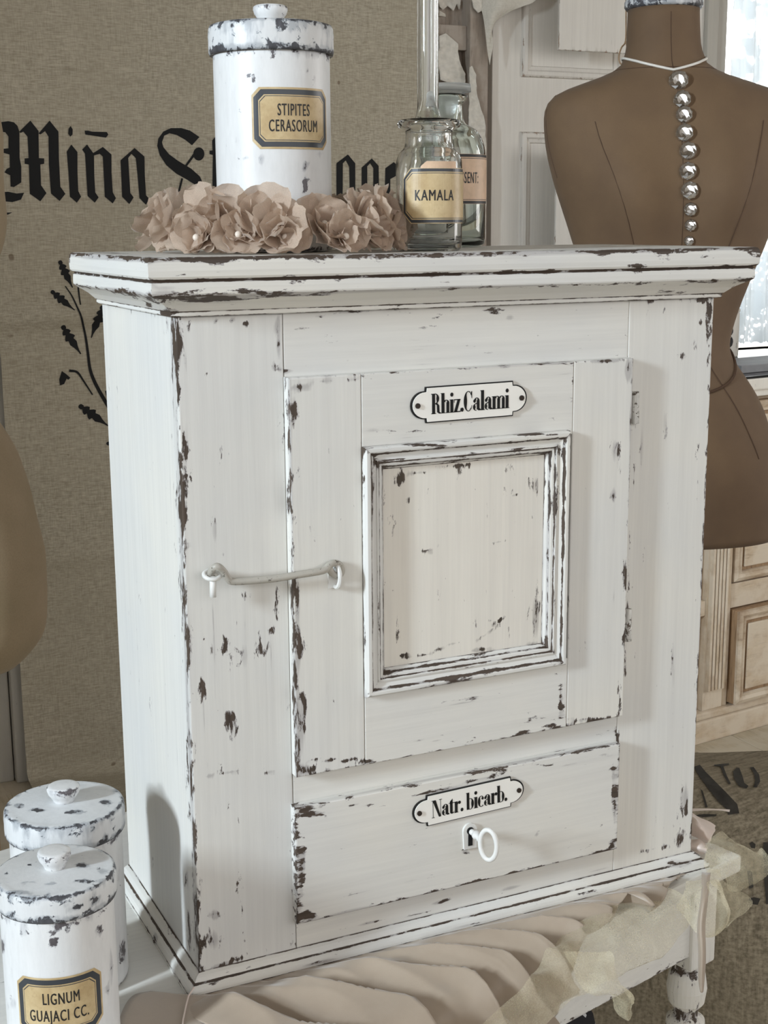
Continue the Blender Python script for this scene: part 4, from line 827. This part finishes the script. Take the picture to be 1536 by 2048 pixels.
# ================================================================== DRESS FORMS
def dress_form(name, label, ax, rows, face, mat, neckcap=True, seams=True, nseg=72):
    """ax: axis point at the base; rows: (py, xl, xr, depth ratio, exponent, bust) measured at the axis distance"""
    t = thing(name, label, 'mannequin', (ax[0], ax[1], ZF)); A = np.array([ax[0], ax[1]])
    f2 = np.array([math.cos(face), math.sin(face)]); l2 = np.array([-f2[1], f2[0]]); l2 = l2 if l2@RV[:2] > 0 else -l2
    st = []
    for (py, xl, xr, dep, ex, bust) in rows:
        lo, hi = -1.2, 1.8
        for _ in range(40):
            mid = (lo+hi)/2; q = proj((A[0], A[1], mid))
            if q[1] > py: lo = mid
            else: hi = mid
        z = (lo+hi)/2; q = proj((A[0], A[1], z)); tt = (np.array([A[0], A[1], z])-CAM)@FV
        cx = ((xl+xr)/2-q[0])*tt/FP; hw = (xr-xl)/2*tt/FP
        st.append((z, cx, hw, dep, ex, bust))
    st = np.array(st)[::-1]
    zq = []; 
    for i in range(len(st)-1):
        n_ = max(1, int((st[i+1, 0]-st[i, 0])/.008)); zq += list(np.linspace(st[i, 0], st[i+1, 0], n_+1)[:-1])
    zq.append(st[-1, 0]); zq = np.array(zq)
    I = [np.interp(zq, st[:, 0], st[:, k]) for k in range(1, 6)]
    for q in range(5):
        pass
    ker = np.array([1, 2, 3, 2, 1])/9
    I = [np.convolve(np.pad(a, 2, mode='edge'), ker, 'valid') for a in I]
    V = []
    def pt(i, th):
        cx, hw, dep, ex, bust = [a[i] for a in I]; c_, s_ = math.cos(th), math.sin(th)
        x = hw*math.copysign(abs(c_)**(2/ex), c_); y = dep*math.copysign(abs(s_)**(2/2.2), s_)   # +y = front
        if s_ > 0: y += bust*(math.exp(-((x/hw-.45)/.32)**2)+math.exp(-((x/hw+.45)/.32)**2)*1.)*s_**.6
        k = A+RV[:2]/np.linalg.norm(RV[:2])*cx+l2*x+f2*y; return (k[0], k[1], zq[i])
    for i in range(len(zq)):
        for j in range(nseg): V.append(pt(i, 2*PI*j/nseg))
    F = grid_faces(len(zq), nseg, True)+[tuple(range(nseg))[::-1], tuple((len(zq)-1)*nseg+j for j in range(nseg))]
    mk('torso', V, F, mat, t, smooth=True)
    zpx = np.array([proj((A[0], A[1], z))[1] for z in zq])
    def ptf(py, th):
        k = float(np.interp(-py, -zpx, np.arange(len(zq)))); i = min(int(k), len(zq)-2); u = k-i
        return tuple(np.array(pt(i, th))*(1-u)+np.array(pt(i+1, th))*u)
    pt.f = ptf
    def zi(py):
        return int(np.argmin([abs(proj((A[0], A[1], z))[1]-py) for z in zq]))
    return t, pt, zq, zi, I, A, l2, f2
ax1 = at(1352, 600, 2.02)
RF = [(20, 1257, 1397, .052, 2, 0), (60, 1255, 1398, .052, 2, 0), (105, 1254, 1400, .052, 2, 0), (128, 1250, 1404, .054, 2, 0), (142, 1238, 1420, .056, 2, 0), (154, 1205, 1455, .058, 2.1, 0), (166, 1165, 1500, .062, 2.2, 0), (178, 1125, 1540, .066, 2.4, 0), (190, 1100, 1570, .070, 2.6, 0), (205, 1091, 1582, .074, 2.8, 0), (235, 1087, 1588, .080, 2.8, .002), (290, 1091, 1584, .085, 2.6, .010), (340, 1101, 1575, .088, 2.4, .026), (385, 1114, 1562, .088, 2.3, .034), (430, 1129, 1548, .086, 2.2, .028), (485, 1146, 1530, .083, 2.1, .014), (560, 1172, 1498, .078, 2, .003), (620, 1188, 1474, .074, 2, 0), (665, 1196, 1460, .072, 2, 0), (698, 1198, 1454, .072, 2, 0), (720, 1190, 1464, .074, 2, 0), (760, 1168, 1494, .082, 2.05, 0), (810, 1146, 1522, .092, 2.1, 0), (880, 1126, 1543, .102, 2.1, 0), (960, 1113, 1556, .108, 2.1, 0), (1030, 1113, 1553, .108, 2.1, 0), (1068, 1117, 1547, .106, 2.1, 0)]
cdir = math.atan2(CAM[1]-ax1[1], CAM[0]-ax1[0]); face1 = cdir+math.radians(12)
mf, pt, zq, zi, I, A, l2, f2 = dress_form('dress_form', 'tan dress form with white neck cap and crystal pendant standing right behind the cabinet', ax1, RF, face1, 'form')
# seams on the surface
def seam(pyA, pyB, tha, thb, rr=.0007, nm='seam', mat='brown'):
    a, b = zi(pyA), zi(pyB); st = range(min(a, b), max(a, b)+1, 2); P = []
    for i in st:
        u = (i-a)/(b-a) if b != a else 0; P.append(np.array(pt(i, tha+(thb-tha)*u)))
    c = np.array([A[0], A[1]]); 
    V, F, W_ = tube(P, rr, 5); return mk(nm, V, F, mat, mf)
seam(24, 1060, PI/2, PI/2, .0006); seam(240, 690, PI*.69, PI*.62); seam(240, 690, PI*.31, PI*.38); seam(710, 900, PI*.34, PI*.24, .0009)
seam(196, 360, PI*.97, PI*.93); seam(196, 360, PI*.03, PI*.07)
i0 = zi(140); V, F, W_ = tube([pt(i0, 2*PI*k/48) for k in range(48)], .0006, 5, close=True); mk('seam', V, F, 'brown', mf)
# waist cord hanging in a curve
P = []
for k in range(60):
    th = 2*PI*k/60; s_ = math.sin(th); p = np.array(pt.f(700+78*max(0, s_)**1.2, th)); c3_ = np.array([A[0], A[1], p[2]]); P.append(tuple(c3_+(p-c3_)*1.012))
V, F, W_ = tube(P, .0022, 6, close=True); mk('waist_cord', V, F, 'brown', mf)
# neck cap
nz = zq[-1]; cx = I[0][-1]; nc = A+RV[:2]/np.linalg.norm(RV[:2])*cx
V, F, W_ = lathe([(.044, nz, .5), (.052, nz+.0006, .8), (.0545, nz+.004, .6), (.0545, nz+.011, .7), (.052, nz+.016, .6), (.035, nz+.020, .3), (.020, nz+.022, .3), (.016, nz+.030, .2), (.020, nz+.045, .2), (.022, nz+.058, .2), (.014, nz+.07, .2), (.001, nz+.075, .2)], (nc[0], nc[1], 0), 40, sub=.003)
mk('neck_cap', V, F, 'jarlid', mf, smooth=True, wear=W_)
def stand(t, A, zt):
    V, F, W_ = lathe([(.013, zt-.02), (.013, zt-.3), (.016, zt-.31), (.016, ZF+.16), (.022, ZF+.14), (.022, ZF+.08)][::-1], (A[0], A[1], 0), 16); mk('pole', V, F, 'barewood', t, smooth=True)
    for k in range(3):
        a = 2*PI*k/3+.5; V, F, W_ = tube(smooth_path([(A[0]+.015*math.cos(a), A[1]+.015*math.sin(a), ZF+.13), (A[0]+.06*math.cos(a), A[1]+.06*math.sin(a), ZF+.10), (A[0]+.10*math.cos(a), A[1]+.10*math.sin(a), ZF+.018), (A[0]+.12*math.cos(a), A[1]+.12*math.sin(a), ZF+.014)], 5), .012, 8); mk('foot', V, F, 'barewood', t, smooth=True)
V, F, W_ = lathe([(.001, zq[0]-.004), (.03, zq[0]-.003), (.03, zq[0]+.002)], (A[0], A[1], 0), 16)
stand(mf, A, zq[0]+.015)
# pendant
nk = thing('pendant', 'string of round faceted crystals hanging from white cord down the dress form front', 'necklace', (A[0]+f2[0]*.1, A[1]+f2[1]*.1, zq[zi(480)]))
P = []
for k in range(64):
    th = 2*PI*k/64; s_ = math.sin(th); s_ = s_ if s_ > 0 else 0
    py = 116+32*(1-abs(th-PI/2)/(PI/2) if s_ > 0 else 0)**1.3; p = np.array(pt.f(py, th)); c3_ = np.array([nc[0], nc[1], p[2]]); P.append(tuple(c3_+(p-c3_)*1.03))
V, F, W_ = tube(P, .0018, 6, close=True); mk('cord', V, F, 'cord', nk)
th0 = PI/2
for k, (bx, byy, br) in enumerate([(1358, 170, 20), (1363, 208, 18), (1365, 238, 17), (1371, 273, 18), (1376, 308, 18), (1378, 347, 18), (1381, 384, 18), (1381, 420, 14), (1381, 450, 12), (1379, 480, 10)]):
    i_ = zi(byy); best = None
    for q in np.linspace(PI*.25, PI*.75, 120):
        p = np.array(pt.f(byy, q)); d = abs(proj(p)[0]-bx)
        if best is None or d < best[0]: best = (d, p)
    p = best[1]; td = (p-CAM)@FV; rr = br/FP*td*1.0; toC = CAM-p; toC[2] = 0; toC /= np.linalg.norm(toC); p = p+toC*(rr*.42)
    Q = Vector(toC).to_track_quat('Z', 'Y').to_matrix()
    prf = [(0.0, -.38), (.5, -.36), (.86, -.2), (1., 0), (.88, .2), (.55, .40), (.0, .44)]; V = []; ns = 10
    for ri, (a_, b_) in enumerate(prf):
        for j in range(ns):
            g = 2*PI*(j+.5*(ri % 2))/ns; v = Q@Vector((a_*rr*math.cos(g)+1e-6*j, a_*rr*math.sin(g), b_*rr)); V.append(tuple(p+np.array(v)))
    F = []
    for f_ in grid_faces(len(prf), ns, True): F += [(f_[0], f_[1], f_[2]), (f_[0], f_[2], f_[3])]
    bo = mk('crystal', V, F, 'crystal', nk)
P = smooth_path([at(1252, -20, 1.99), at(1252, 40, 1.985), at(1251, 82, 1.98), at(1243, 95, 1.975), at(1238, 112, 1.97), at(1240, 126, 1.97), at(1249, 129, 1.97), at(1254, 115, 1.97), at(1254, 95, 1.975), at(1251, 82, 1.98)], 5)
V, F, W_ = tube(P, .0011, 6); mk('hanging_thread', V, F, 'barewood', nk)
# left form, only its hip and bust edge are in frame
ax2 = at(-75, 900, 1.72)
LF = [(130, -130, -30, .045, 2, 0), (200, -140, -20, .05, 2, 0), (235, -200, 0, .06, 2.2, 0), (260, -260, 2, .07, 2.4, 0), (330, -280, 0, .085, 2.4, .01), (375, -275, 0, .09, 2.3, .02), (440, -270, 9, .09, 2.2, .02), (490, -255, 2, .085, 2.1, .01), (600, -225, -40, .078, 2, 0), (720, -200, -60, .074, 2, 0), (790, -200, -50, .076, 2, 0), (850, -215, -10, .085, 2, 0), (899, -230, 25, .09, 2, 0), (982, -245, 54, .098, 2.1, 0), (1048, -255, 68, .104, 2.1, 0), (1107, -262, 85, .108, 2.1, 0), (1198, -266, 89, .11, 2.1, 0), (1260, -264, 88, .108, 2.1, 0), (1295, -255, 80, .10, 2.1, 0), (1315, -235, 55, .085, 2.1, 0), (1330, -200, 20, .06, 2, 0)]
cdir2 = math.atan2(CAM[1]-ax2[1], CAM[0]-ax2[0])
m2, pt2, zq2, *_r = dress_form('dress_form', 'pale beige dress form cut off by the left edge of the photo', ax2, LF, cdir2-.3, 'form2')
stand(m2, np.array([ax2[0], ax2[1]]), zq2[0]+.02)

# ================================================================== CHEST OF DRAWERS
cp = bz(1392, 1486, ZF); CA = math.radians(7)
cho = np.array([cp[0], cp[1]])            # a point on the front foot line
def chx(part): return xf(part, CA, (cho[0], cho[1], 0), (0, 0))
def chpt(x, y): # pixel -> u on chest front plane, z
    d = ray(x, y); n_ = np.array([-math.sin(CA), math.cos(CA)]); t = ((cho-CAM[:2])@n_)/(d[:2]@n_); p = CAM+d*t
    return (p[:2]-cho)@np.array([math.cos(CA), math.sin(CA)]), p[2]
ztp = chpt(1500, 750)[1]; zpl = chpt(1400, 1425)[1]
ch = thing('chest_of_drawers', 'limed bare wood chest of drawers with fluted pilaster below the bright window', 'chest', (*(chx(([(.4, .2, 0)], []))[0][0][:2]), ZF))
ul, ur = -.42, .95
yback = .42
def cp_(nm, parts, mat, parent=ch):
    V, F, W_ = join([chx(p) for p in parts]); return mk(nm, V, F, mat, parent, wear=W_)
up0, up1 = chpt(1416, 1250)[0], chpt(1450, 1250)[0]
cp_('carcass', [box(ul, ur, .022, yback, zpl-.01, ztp-.03)], 'chest')
cp_('plinth', [box(ul-.012, ur+.012, -.012, yback, ZF, zpl-.02, .004), box(ul-.006, ur+.006, -.006, yback, zpl-.02, zpl, .006)], 'chest')
top = cp_('top_slab', [box(ul-.02, ur+.02, -.02, yback+.01, ztp-.006, ztp, .001)], 'slab')
cp_('top_edge', [box(ul-.02, ur+.02, -.022, -.002, ztp-.034, ztp-.006, .004), box(ul-.012, ur+.012, -.012, .02, ztp-.05, ztp-.034, .003)], 'pw')
# pilaster and its flutes
pb = cp_('pilaster', [box(up0-.004, up1+.004, .004, .03, zpl, ztp-.05, .001)], 'chestz')
nf = 5; wf = (up1-up0)/nf
for k in range(nf):
    cp_('reed', [box(up0+k*wf+wf*.22, up0+(k+1)*wf-wf*.12, -.008, .006, zpl+.05, ztp-.07, .0015)], 'chestz', pb)
cp_('stile', [box(up1+.004, up1+.020, .004, .03, zpl, ztp-.05, .001)], 'chestz'); cp_('stile', [box(ul, up0-.045, .004, .03, zpl, ztp-.05, .001)], 'chestz')
zsA = chpt(1500, 1190)[1]; zsB = chpt(1500, 1400)[1]
z_r0, z_r1 = chpt(1470, 1216)[1], chpt(1470, 1168)[1]   # rail between the drawers
def dfront(z0, z1, pull, nm):
    u0, u1 = up1+.024, ur-.02
    base = cp_('drawer', [box(u0, u1, .006-pull, .30-pull, z0, z1, .002)], 'barewood')
    prof = [(0, .0, .3), (.001, .006, .5), (.010, .010, .1), (.018, .006, .4), (.024, .007, .1), (.026, .002, .6)]
    path = [(u0, z0), (u1, z0), (u1, z1), (u0, z1)]; nrm = [(0, 1), (-1, 0), (0, -1), (1, 0)]
    V, F, Wv = sweep(prof, path, nrm, True, .05); V = [(x, .006-pull-r_, z) for x, z, r_ in V]; V = chx((V, F))[0]; mk('moulding', V, [f[::-1] for f in F], 'chest', base, wear=Wv)
    cp_('raised_panel', [box(u0+.034, u1-.034, .0-pull, .006-pull, z0+.034, z1-.034, .003)], 'chest', base)
    for uu in (u0+.16, u1-.16):
        c_ = chx(([(uu, -.012-pull, (z0+z1)/2)], []))[0][0]; V, F, W_ = lathe([(.001, -.012), (.008, -.010), (.012, 0), (.008, .010), (.001, .012)], c_, 14); mk('knob', V, F, 'barewood', base, smooth=True)
hA = (z_r1-(ztp-.06))
dfront(zpl+.006, z_r0-.004, .022, 'low')
zmid = (z_r1+ztp-.06)/2
dfront(z_r1+.004, zmid-.012, .0, 'mid'); dfront(zmid+.012, ztp-.062, .0, 'top')
cp_('rail', [box(up1+.02, ur, .004, .03, z_r0, z_r1, .002)], 'chest'); cp_('rail', [box(up1+.02, ur, .004, .03, zmid-.008, zmid+.008, .002)], 'chest'); cp_('rail', [box(up0-.045, up0-.004, .006, .03, chpt(1405, 1235)[1], chpt(1405, 1205)[1], .002)], 'chest')
q = chpt(1502, 748)
c_ = chx(([(q[0]-.005, .05, 0), (q[0]+.25, .2, 0)], []))[0]
V, F, W_ = chx(box(q[0]-.0, q[0]+.30, .03, .17, ztp+.0003, ztp+.019, .002)); o = mk('closed_book', V, F, 'grey'); tag(o, 'flat grey box lying on the black top of the chest', 'box'); o.name = 'flat_box'
# enamel jar with an 8 on the sill
jp = by(1452, 660, YW-.125); zj = zs+.0004; rj = .034
jt = thing('storage_jar', 'cream storage jar with black numeral on the window sill, half hidden by the form', 'jar', (jp[0], YW-.125, zj))
hj = .125
V, F, W_ = lathe([(rj*.95, 0), (rj, .003), (rj, hj-.012), (rj*.96, hj-.008), (rj*1.03, hj-.006), (rj*1.03, hj), (rj*.5, hj+.004), (.002, hj+.005)], (jp[0], YW-.125, zj), 32); mk('body', V, F, 'pw', jt, smooth=True)
Vt, Ft = text_polys('8', .095, .002); vj = math.atan2(CAM[1]-YW+.125, CAM[0]-jp[0]); V = [(jp[0]+(rj+.0006)*math.cos(vj+x*.9/rj), YW-.125+(rj+.0006)*math.sin(vj+x*.9/rj), zj+.022+y) for x, y, _ in Vt]; mk('numeral', V, Ft, 'lblk', jt)

# ================================================================== GRAIN SACK
sx, sy = at(1400, 1800, 1.76)[:2]
sk = thing('grain_sack', 'coarse stuffed grain sack with faded black lettering on the floor behind the table leg', 'sack', (sx, sy, ZF))
zsk = at(1460, 1478, 1.80)[2]; fdir = math.atan2(CAM[1]-sy, CAM[0]-sx)
fs = np.array([math.cos(fdir), math.sin(fdir)]); ls = np.array([-fs[1], fs[0]]); ls = ls if ls@RV[:2] > 0 else -ls
hs = zsk-ZF
def sackpt(th, v):
    c_, s_ = math.cos(th), math.sin(th); a_, b_ = .33, .125
    bulge = 1+.05*math.sin(PI*v)-.0*v; top_ = (1-max(0, (v-.88)/.12)**2.5*.75); a2 = a_*bulge; b2 = b_*bulge*(.25+.75*top_)
    x = a2*math.copysign(abs(c_)**.6, c_)*(1-.05*(1-top_)); y = b2*math.copysign(abs(s_)**.8, s_)
    x += .012*math.sin(th*3+v*5); y += .010*math.sin(x*22+v*5)+.008*math.sin(x*9-v*7)
    p = np.array([sx, sy])+ls*(x+.13)+fs*y; return (p[0], p[1], ZF+hs*v+.008*math.sin(x*9)*(v > .9)*(v-.9)*10)
N1, N2 = 60, 140; V = [sackpt(2*PI*j/N2, i/(N1-1)) for i in range(N1) for j in range(N2)]
F = grid_faces(N1, N2, True)+[tuple(range(N2))[::-1], tuple((N1-1)*N2+j for j in range(N2))]
mk('sack_body', V, F, 'burlap', sk, smooth=True)
# lettering: trace by ray against the front of the sack
from mathutils.bvhtree import BVHTree
bvh = BVHTree.FromPolygons([Vector(v) for v in V], F)
def onsack(x, y):
    d = Vector(ray(x, y)).normalized(); h = bvh.ray_cast(Vector(CAM), d)
    if h[0] is None: return tuple(at(x, y, 2.05))
    return tuple(h[0]-d*.0025)
cS = lambda P: [(1380+x*.2821, 1470+y*.2821) for x, y in P]
TS = [[(25, 225), (70, 210), (110, 260), (250, 400), (335, 490), (350, 555), (270, 565), (265, 530), (200, 470), (130, 380), (70, 300)], [(170, 210), (275, 200), (275, 212), (235, 218), (262, 290), (290, 345), (275, 350), (240, 290), (215, 222), (172, 220)],
 [(305, 260), (330, 230), (350, 232), (375, 300), (385, 340), (415, 360), (400, 380), (345, 360), (312, 310)], [(425, 230), (450, 225), (490, 280), (498, 330), (475, 370), (450, 370), (462, 320), (455, 280)], [(75, 385), (90, 395), (125, 510), (110, 515)], [(20, 570), (100, 560), (190, 562), (185, 575), (90, 582)],
 [(420, 770), (440, 755), (465, 775), (460, 805), (435, 800)], [(405, 960), (440, 970), (450, 1080), (420, 1090)], [(415, 1160), (455, 1150), (500, 1160), (480, 1205), (450, 1200), (425, 1195)], [(520, 760), (560, 760), (560, 1200), (540, 1200), (525, 1000)]]
for ids in ((0, 4, 5), (1,), (2, 3), (6, 7, 8), (9,)):
    V, F, W_ = poly_fill([cS(TS[i]) for i in ids], onsack, 14); mk('letter', V, F, 'fadedink', sk)
# patterned cushion under the table
def zig():
    t = NT('zigzag_weave'); sp = t.n('ShaderNodeSeparateXYZ'); t.l(t.coord((1, 1, 1)), sp.inputs[0])
    a = t.math('PINGPONG', t.math('MULTIPLY', sp.outputs[0], 30), .5); b = t.math('FRACT', t.math('ADD', t.math('MULTIPLY', sp.outputs[2], 28), a))
    t.col(t.mix(t.ramp(b, .30, .34), lin('d8d8da'), lin('232327'))); t.b.inputs['Roughness'].default_value = .9; return t.m
M['zig'] = zig()
q = at(1120, 2082, 1.50); V, F, W_ = box(q[0]-.13, q[0]+.035, q[1]-.035, q[1]+.035, ZF, q[2]+.05, .03); o = mk('woven_basket', V, F, 'zig', smooth=True); tag(o, 'black and white zigzag woven basket just showing below the table edge', 'basket')

# ================================================================== CLOTH UNDER THE CABINET
def tline(x): return CO[1]+(x-CO[0])*math.tan(TA)-.020      # table front edge, y at x
pw_ = .050
def saw(s):
    k = s/pw_; f = k-math.floor(k); return (f**1.1 if f < .93 else (1-f)/.07*.93)
def ruffle():
    ns, nt = 420, 46; V = []
    for i in range(ns):
        s = -.04+(.475+.04)*i/(ns-1)
        L = np.interp(s, [-.04, .12, .18, .22, .26, .31, .36, .41, .47], [.30, .21, .135, .105, .088, .072, .055, .036, .010])
        L *= 1+.03*math.sin(s*70)
        k = math.floor(s/pw_); L += .012*(mnoise.noise(Vector((k*3.1, 0, 0))))
        for j in range(nt):
            t = L*j/(nt-1); x = s+t*float(np.interp(s, [-.04, .10], [.30, .80])); y0 = -.006; d = t
            lift = .0016+.021*saw(s+.008*math.sin(t*24+s*9))*min(1, max(.06, (t-.008)/.05))+(.0022*mnoise.noise(Vector((s*34, t*26, 0)))+.0034*(1-2*abs(mnoise.noise(Vector((s*42+t*6, t*9, 4))))))*min(1, t/.04)
            yy = y0-d*.82; ye = tline(x)-.004
            if yy > ye: z = lift; y = yy
            else:
                over = ye-yy; R = .012; a = min(PI/2, over/R)
                y = ye-R*math.sin(a)*1.0-lift*math.sin(a); z = R*math.cos(a)-R+lift*math.cos(a)-max(0, over-R*PI/2)
            V.append((x, y, max(z, .0015) if yy > ye else z))
    return V, grid_faces(ns, nt), None
V, F, _ = ruffle(); V = np.array(V); n0 = len(V)
# tuck under the base moulding
rf = mk('pleated_cloth', V, F, 'satin', smooth=True); tag(rf, 'beige pleated taffeta cloth lying under the cabinet and over the table front', 'cloth')
so = rf.modifiers.new('thickness', 'SOLIDIFY'); so.thickness = .0008
# folded flap at the front left foot
zfl = .004
V, F, W_ = sheet([[bz(300, 1984, .006), bz(380, 1990, .0075), bz(440, 1992, .006), bz(472, 1996, .005)], [bz(262, 1996, .006), bz(365, 2010, .008), bz(440, 2015, .008), bz(474, 2016, .006)], [bz(240, 2040, .006), bz(340, 2060, .009), bz(440, 2070, .008), bz(470, 2070, .006)], [bz(225, 2110, .005), bz(330, 2120, .007), bz(430, 2130, .006), bz(470, 2140, .005)]], 8, .001, 30)
o = mk('folded_cloth', V, F, 'satin', smooth=True); tag(o, 'flat folded beige cloth end with a stitched seam at the front left cabinet corner', 'cloth'); o.modifiers.new('thickness', 'SOLIDIFY').thickness = .001
V, F, W_ = tube([bz(388, 1975, .010), bz(377, 1992, .0105), bz(372, 2012, .0105), bz(366, 2040, .0110), bz(362, 2090, .0105)], .0007, 6); mk('seam_cord', V, F, 'satinp', o)
# tulle
def lobes(nm, label, rows, amp, frq, mat='tulle', n=8, seed=0, kids=None):
    V, F, W_ = sheet(rows, n*2, amp, frq, seed, .0022); o = mk(nm, V, F, mat, smooth=True); tag(o, label, 'tulle' if mat == 'tulle' else 'cloth'); return o
tA = lambda x, y, t: at(x, y, t)
lobes('tulle', 'sheer yellowed tulle spilling from under the cabinet over the table front edge', [
 [bz(1130, 1850, .006), bz(1200, 1825, .006), bz(1270, 1800, .006), bz(1335, 1775, .006)],
 [bz(1085, 1905, .020), bz(1165, 1872, .024), bz(1265, 1842, .014), bz(1372, 1800, .010)],
 [tA(1010, 2000, 1.055), tA(1100, 1962, 1.10), tA(1230, 1900, 1.17), tA(1374, 1850, 1.255)],
 [tA(950, 2060, 1.035), tA(1060, 2030, 1.07), tA(1190, 1960, 1.14), tA(1345, 1895, 1.235)],
 [tA(920, 2150, 1.03), tA(1040, 2110, 1.06), tA(1130, 2010, 1.11), tA(1300, 1915, 1.21)]], .008, 26, n=12)
lobes('tulle', 'pinched end of yellow tulle hanging below the table edge left of the leg', [
 [tA(1120, 1900, 1.11), tA(1170, 1905, 1.12), tA(1210, 1900, 1.135)], [tA(1150, 1960, 1.10), tA(1200, 1965, 1.105), tA(1235, 1960, 1.12)], [tA(1205, 1990, 1.11), tA(1235, 1990, 1.10), tA(1262, 1985, 1.12)], [tA(1228, 2015, 1.115), tA(1250, 2012, 1.105), tA(1271, 2008, 1.12)], [tA(1250, 2036, 1.12), tA(1258, 2040, 1.115), tA(1268, 2030, 1.12)]], .010, 45, n=10, seed=3)
lobes('tulle', 'upper stiff loop of yellow tulle sticking out right of the cabinet foot', [
 [tA(1400, 1690, 1.345), tA(1420, 1676, 1.36), tA(1450, 1680, 1.38)], [tA(1405, 1715, 1.33), tA(1440, 1705, 1.34), tA(1485, 1695, 1.37)], [tA(1412, 1740, 1.32), tA(1460, 1725, 1.33), tA(1534, 1702, 1.36)], [tA(1425, 1752, 1.31), tA(1480, 1750, 1.32), tA(1532, 1735, 1.35)], [tA(1450, 1765, 1.31), tA(1492, 1768, 1.32), tA(1515, 1765, 1.34)], [tA(1465, 1785, 1.31), tA(1485, 1790, 1.32), tA(1500, 1795, 1.33)]], .012, 40, n=10, seed=5)
lobes('tulle', 'lower drooping loop of yellow tulle in front of the table leg', [
 [tA(1372, 1760, 1.27), tA(1410, 1748, 1.28), tA(1440, 1745, 1.30)], [tA(1365, 1800, 1.255), tA(1420, 1775, 1.25), tA(1470, 1780, 1.30)], [tA(1372, 1840, 1.245), tA(1430, 1820, 1.245), tA(1488, 1805, 1.30)], [tA(1390, 1858, 1.245), tA(1440, 1852, 1.25), tA(1478, 1830, 1.29)], [tA(1410, 1850, 1.25), tA(1445, 1858, 1.26), tA(1455, 1850, 1.28)]], .012, 38, n=10, seed=8)
# hanging ribbon
V, F, W_ = sheet([[tA(1404, 1745, 1.262), tA(1412, 1747, 1.258), tA(1420, 1746, 1.262)], [tA(1404, 1790, 1.235), tA(1409, 1790, 1.23), tA(1415, 1790, 1.235)], [tA(1396, 1850, 1.23), tA(1402, 1850, 1.222), tA(1409, 1850, 1.228)], [tA(1398, 1910, 1.225), tA(1404, 1905, 1.218), tA(1410, 1908, 1.222)], [tA(1398, 1955, 1.22), tA(1403, 1958, 1.215), tA(1408, 1950, 1.22)], [tA(1402, 1982, 1.215), tA(1403, 1985, 1.213), tA(1405, 1983, 1.215)]], 6)
o = mk('ribbon', V, F, 'satin', smooth=True); tag(o, 'narrow beige ribbon end hanging down in front of the turned table leg', 'ribbon'); o.modifiers.new('thickness', 'SOLIDIFY').thickness = .001
# pale pink bow
bo = thing('fabric_bow', 'pale pink taffeta bow peeking out behind the right foot of the cabinet', 'bow', (.53, .03, 0))
V, F, W_ = sheet([[tA(1372, 1622, 1.42), tA(1400, 1628, 1.40), tA(1424, 1650, 1.41)], [tA(1375, 1630, 1.39), tA(1395, 1640, 1.36), tA(1428, 1668, 1.38)], [tA(1380, 1650, 1.37), tA(1398, 1660, 1.35), tA(1420, 1685, 1.37)], [tA(1378, 1670, 1.38), tA(1400, 1680, 1.38), tA(1410, 1690, 1.40)]], 8, .005, 40)
mk('loop', V, F, 'satinp', bo, smooth=True)
V, F, W_ = sheet([[tA(1372, 1675, 1.39), tA(1395, 1680, 1.37), tA(1412, 1690, 1.37)], [tA(1372, 1695, 1.36), tA(1392, 1700, 1.35), tA(1408, 1706, 1.35)], [tA(1372, 1715, 1.37), tA(1388, 1716, 1.36), tA(1405, 1716, 1.36)]], 8, .005, 40, 4)
mk('loop', V, F, 'satinp', bo, smooth=True)
V, F, W_ = sheet([[tA(1370, 1617, 1.42), tA(1410, 1617, 1.415), tA(1440, 1618, 1.41), tA(1460, 1619, 1.41)], [tA(1370, 1624, 1.41), tA(1410, 1621, 1.405), tA(1440, 1621, 1.40), tA(1459, 1624, 1.40)]], 6)
mk('tail', V, F, 'satinp', bo, smooth=True)

# ------------------------------------------------------------------ lift everything onto the real floor
for o in list(bpy.data.objects):
    if o.parent is None and o is not cam: o.location.z += TZ
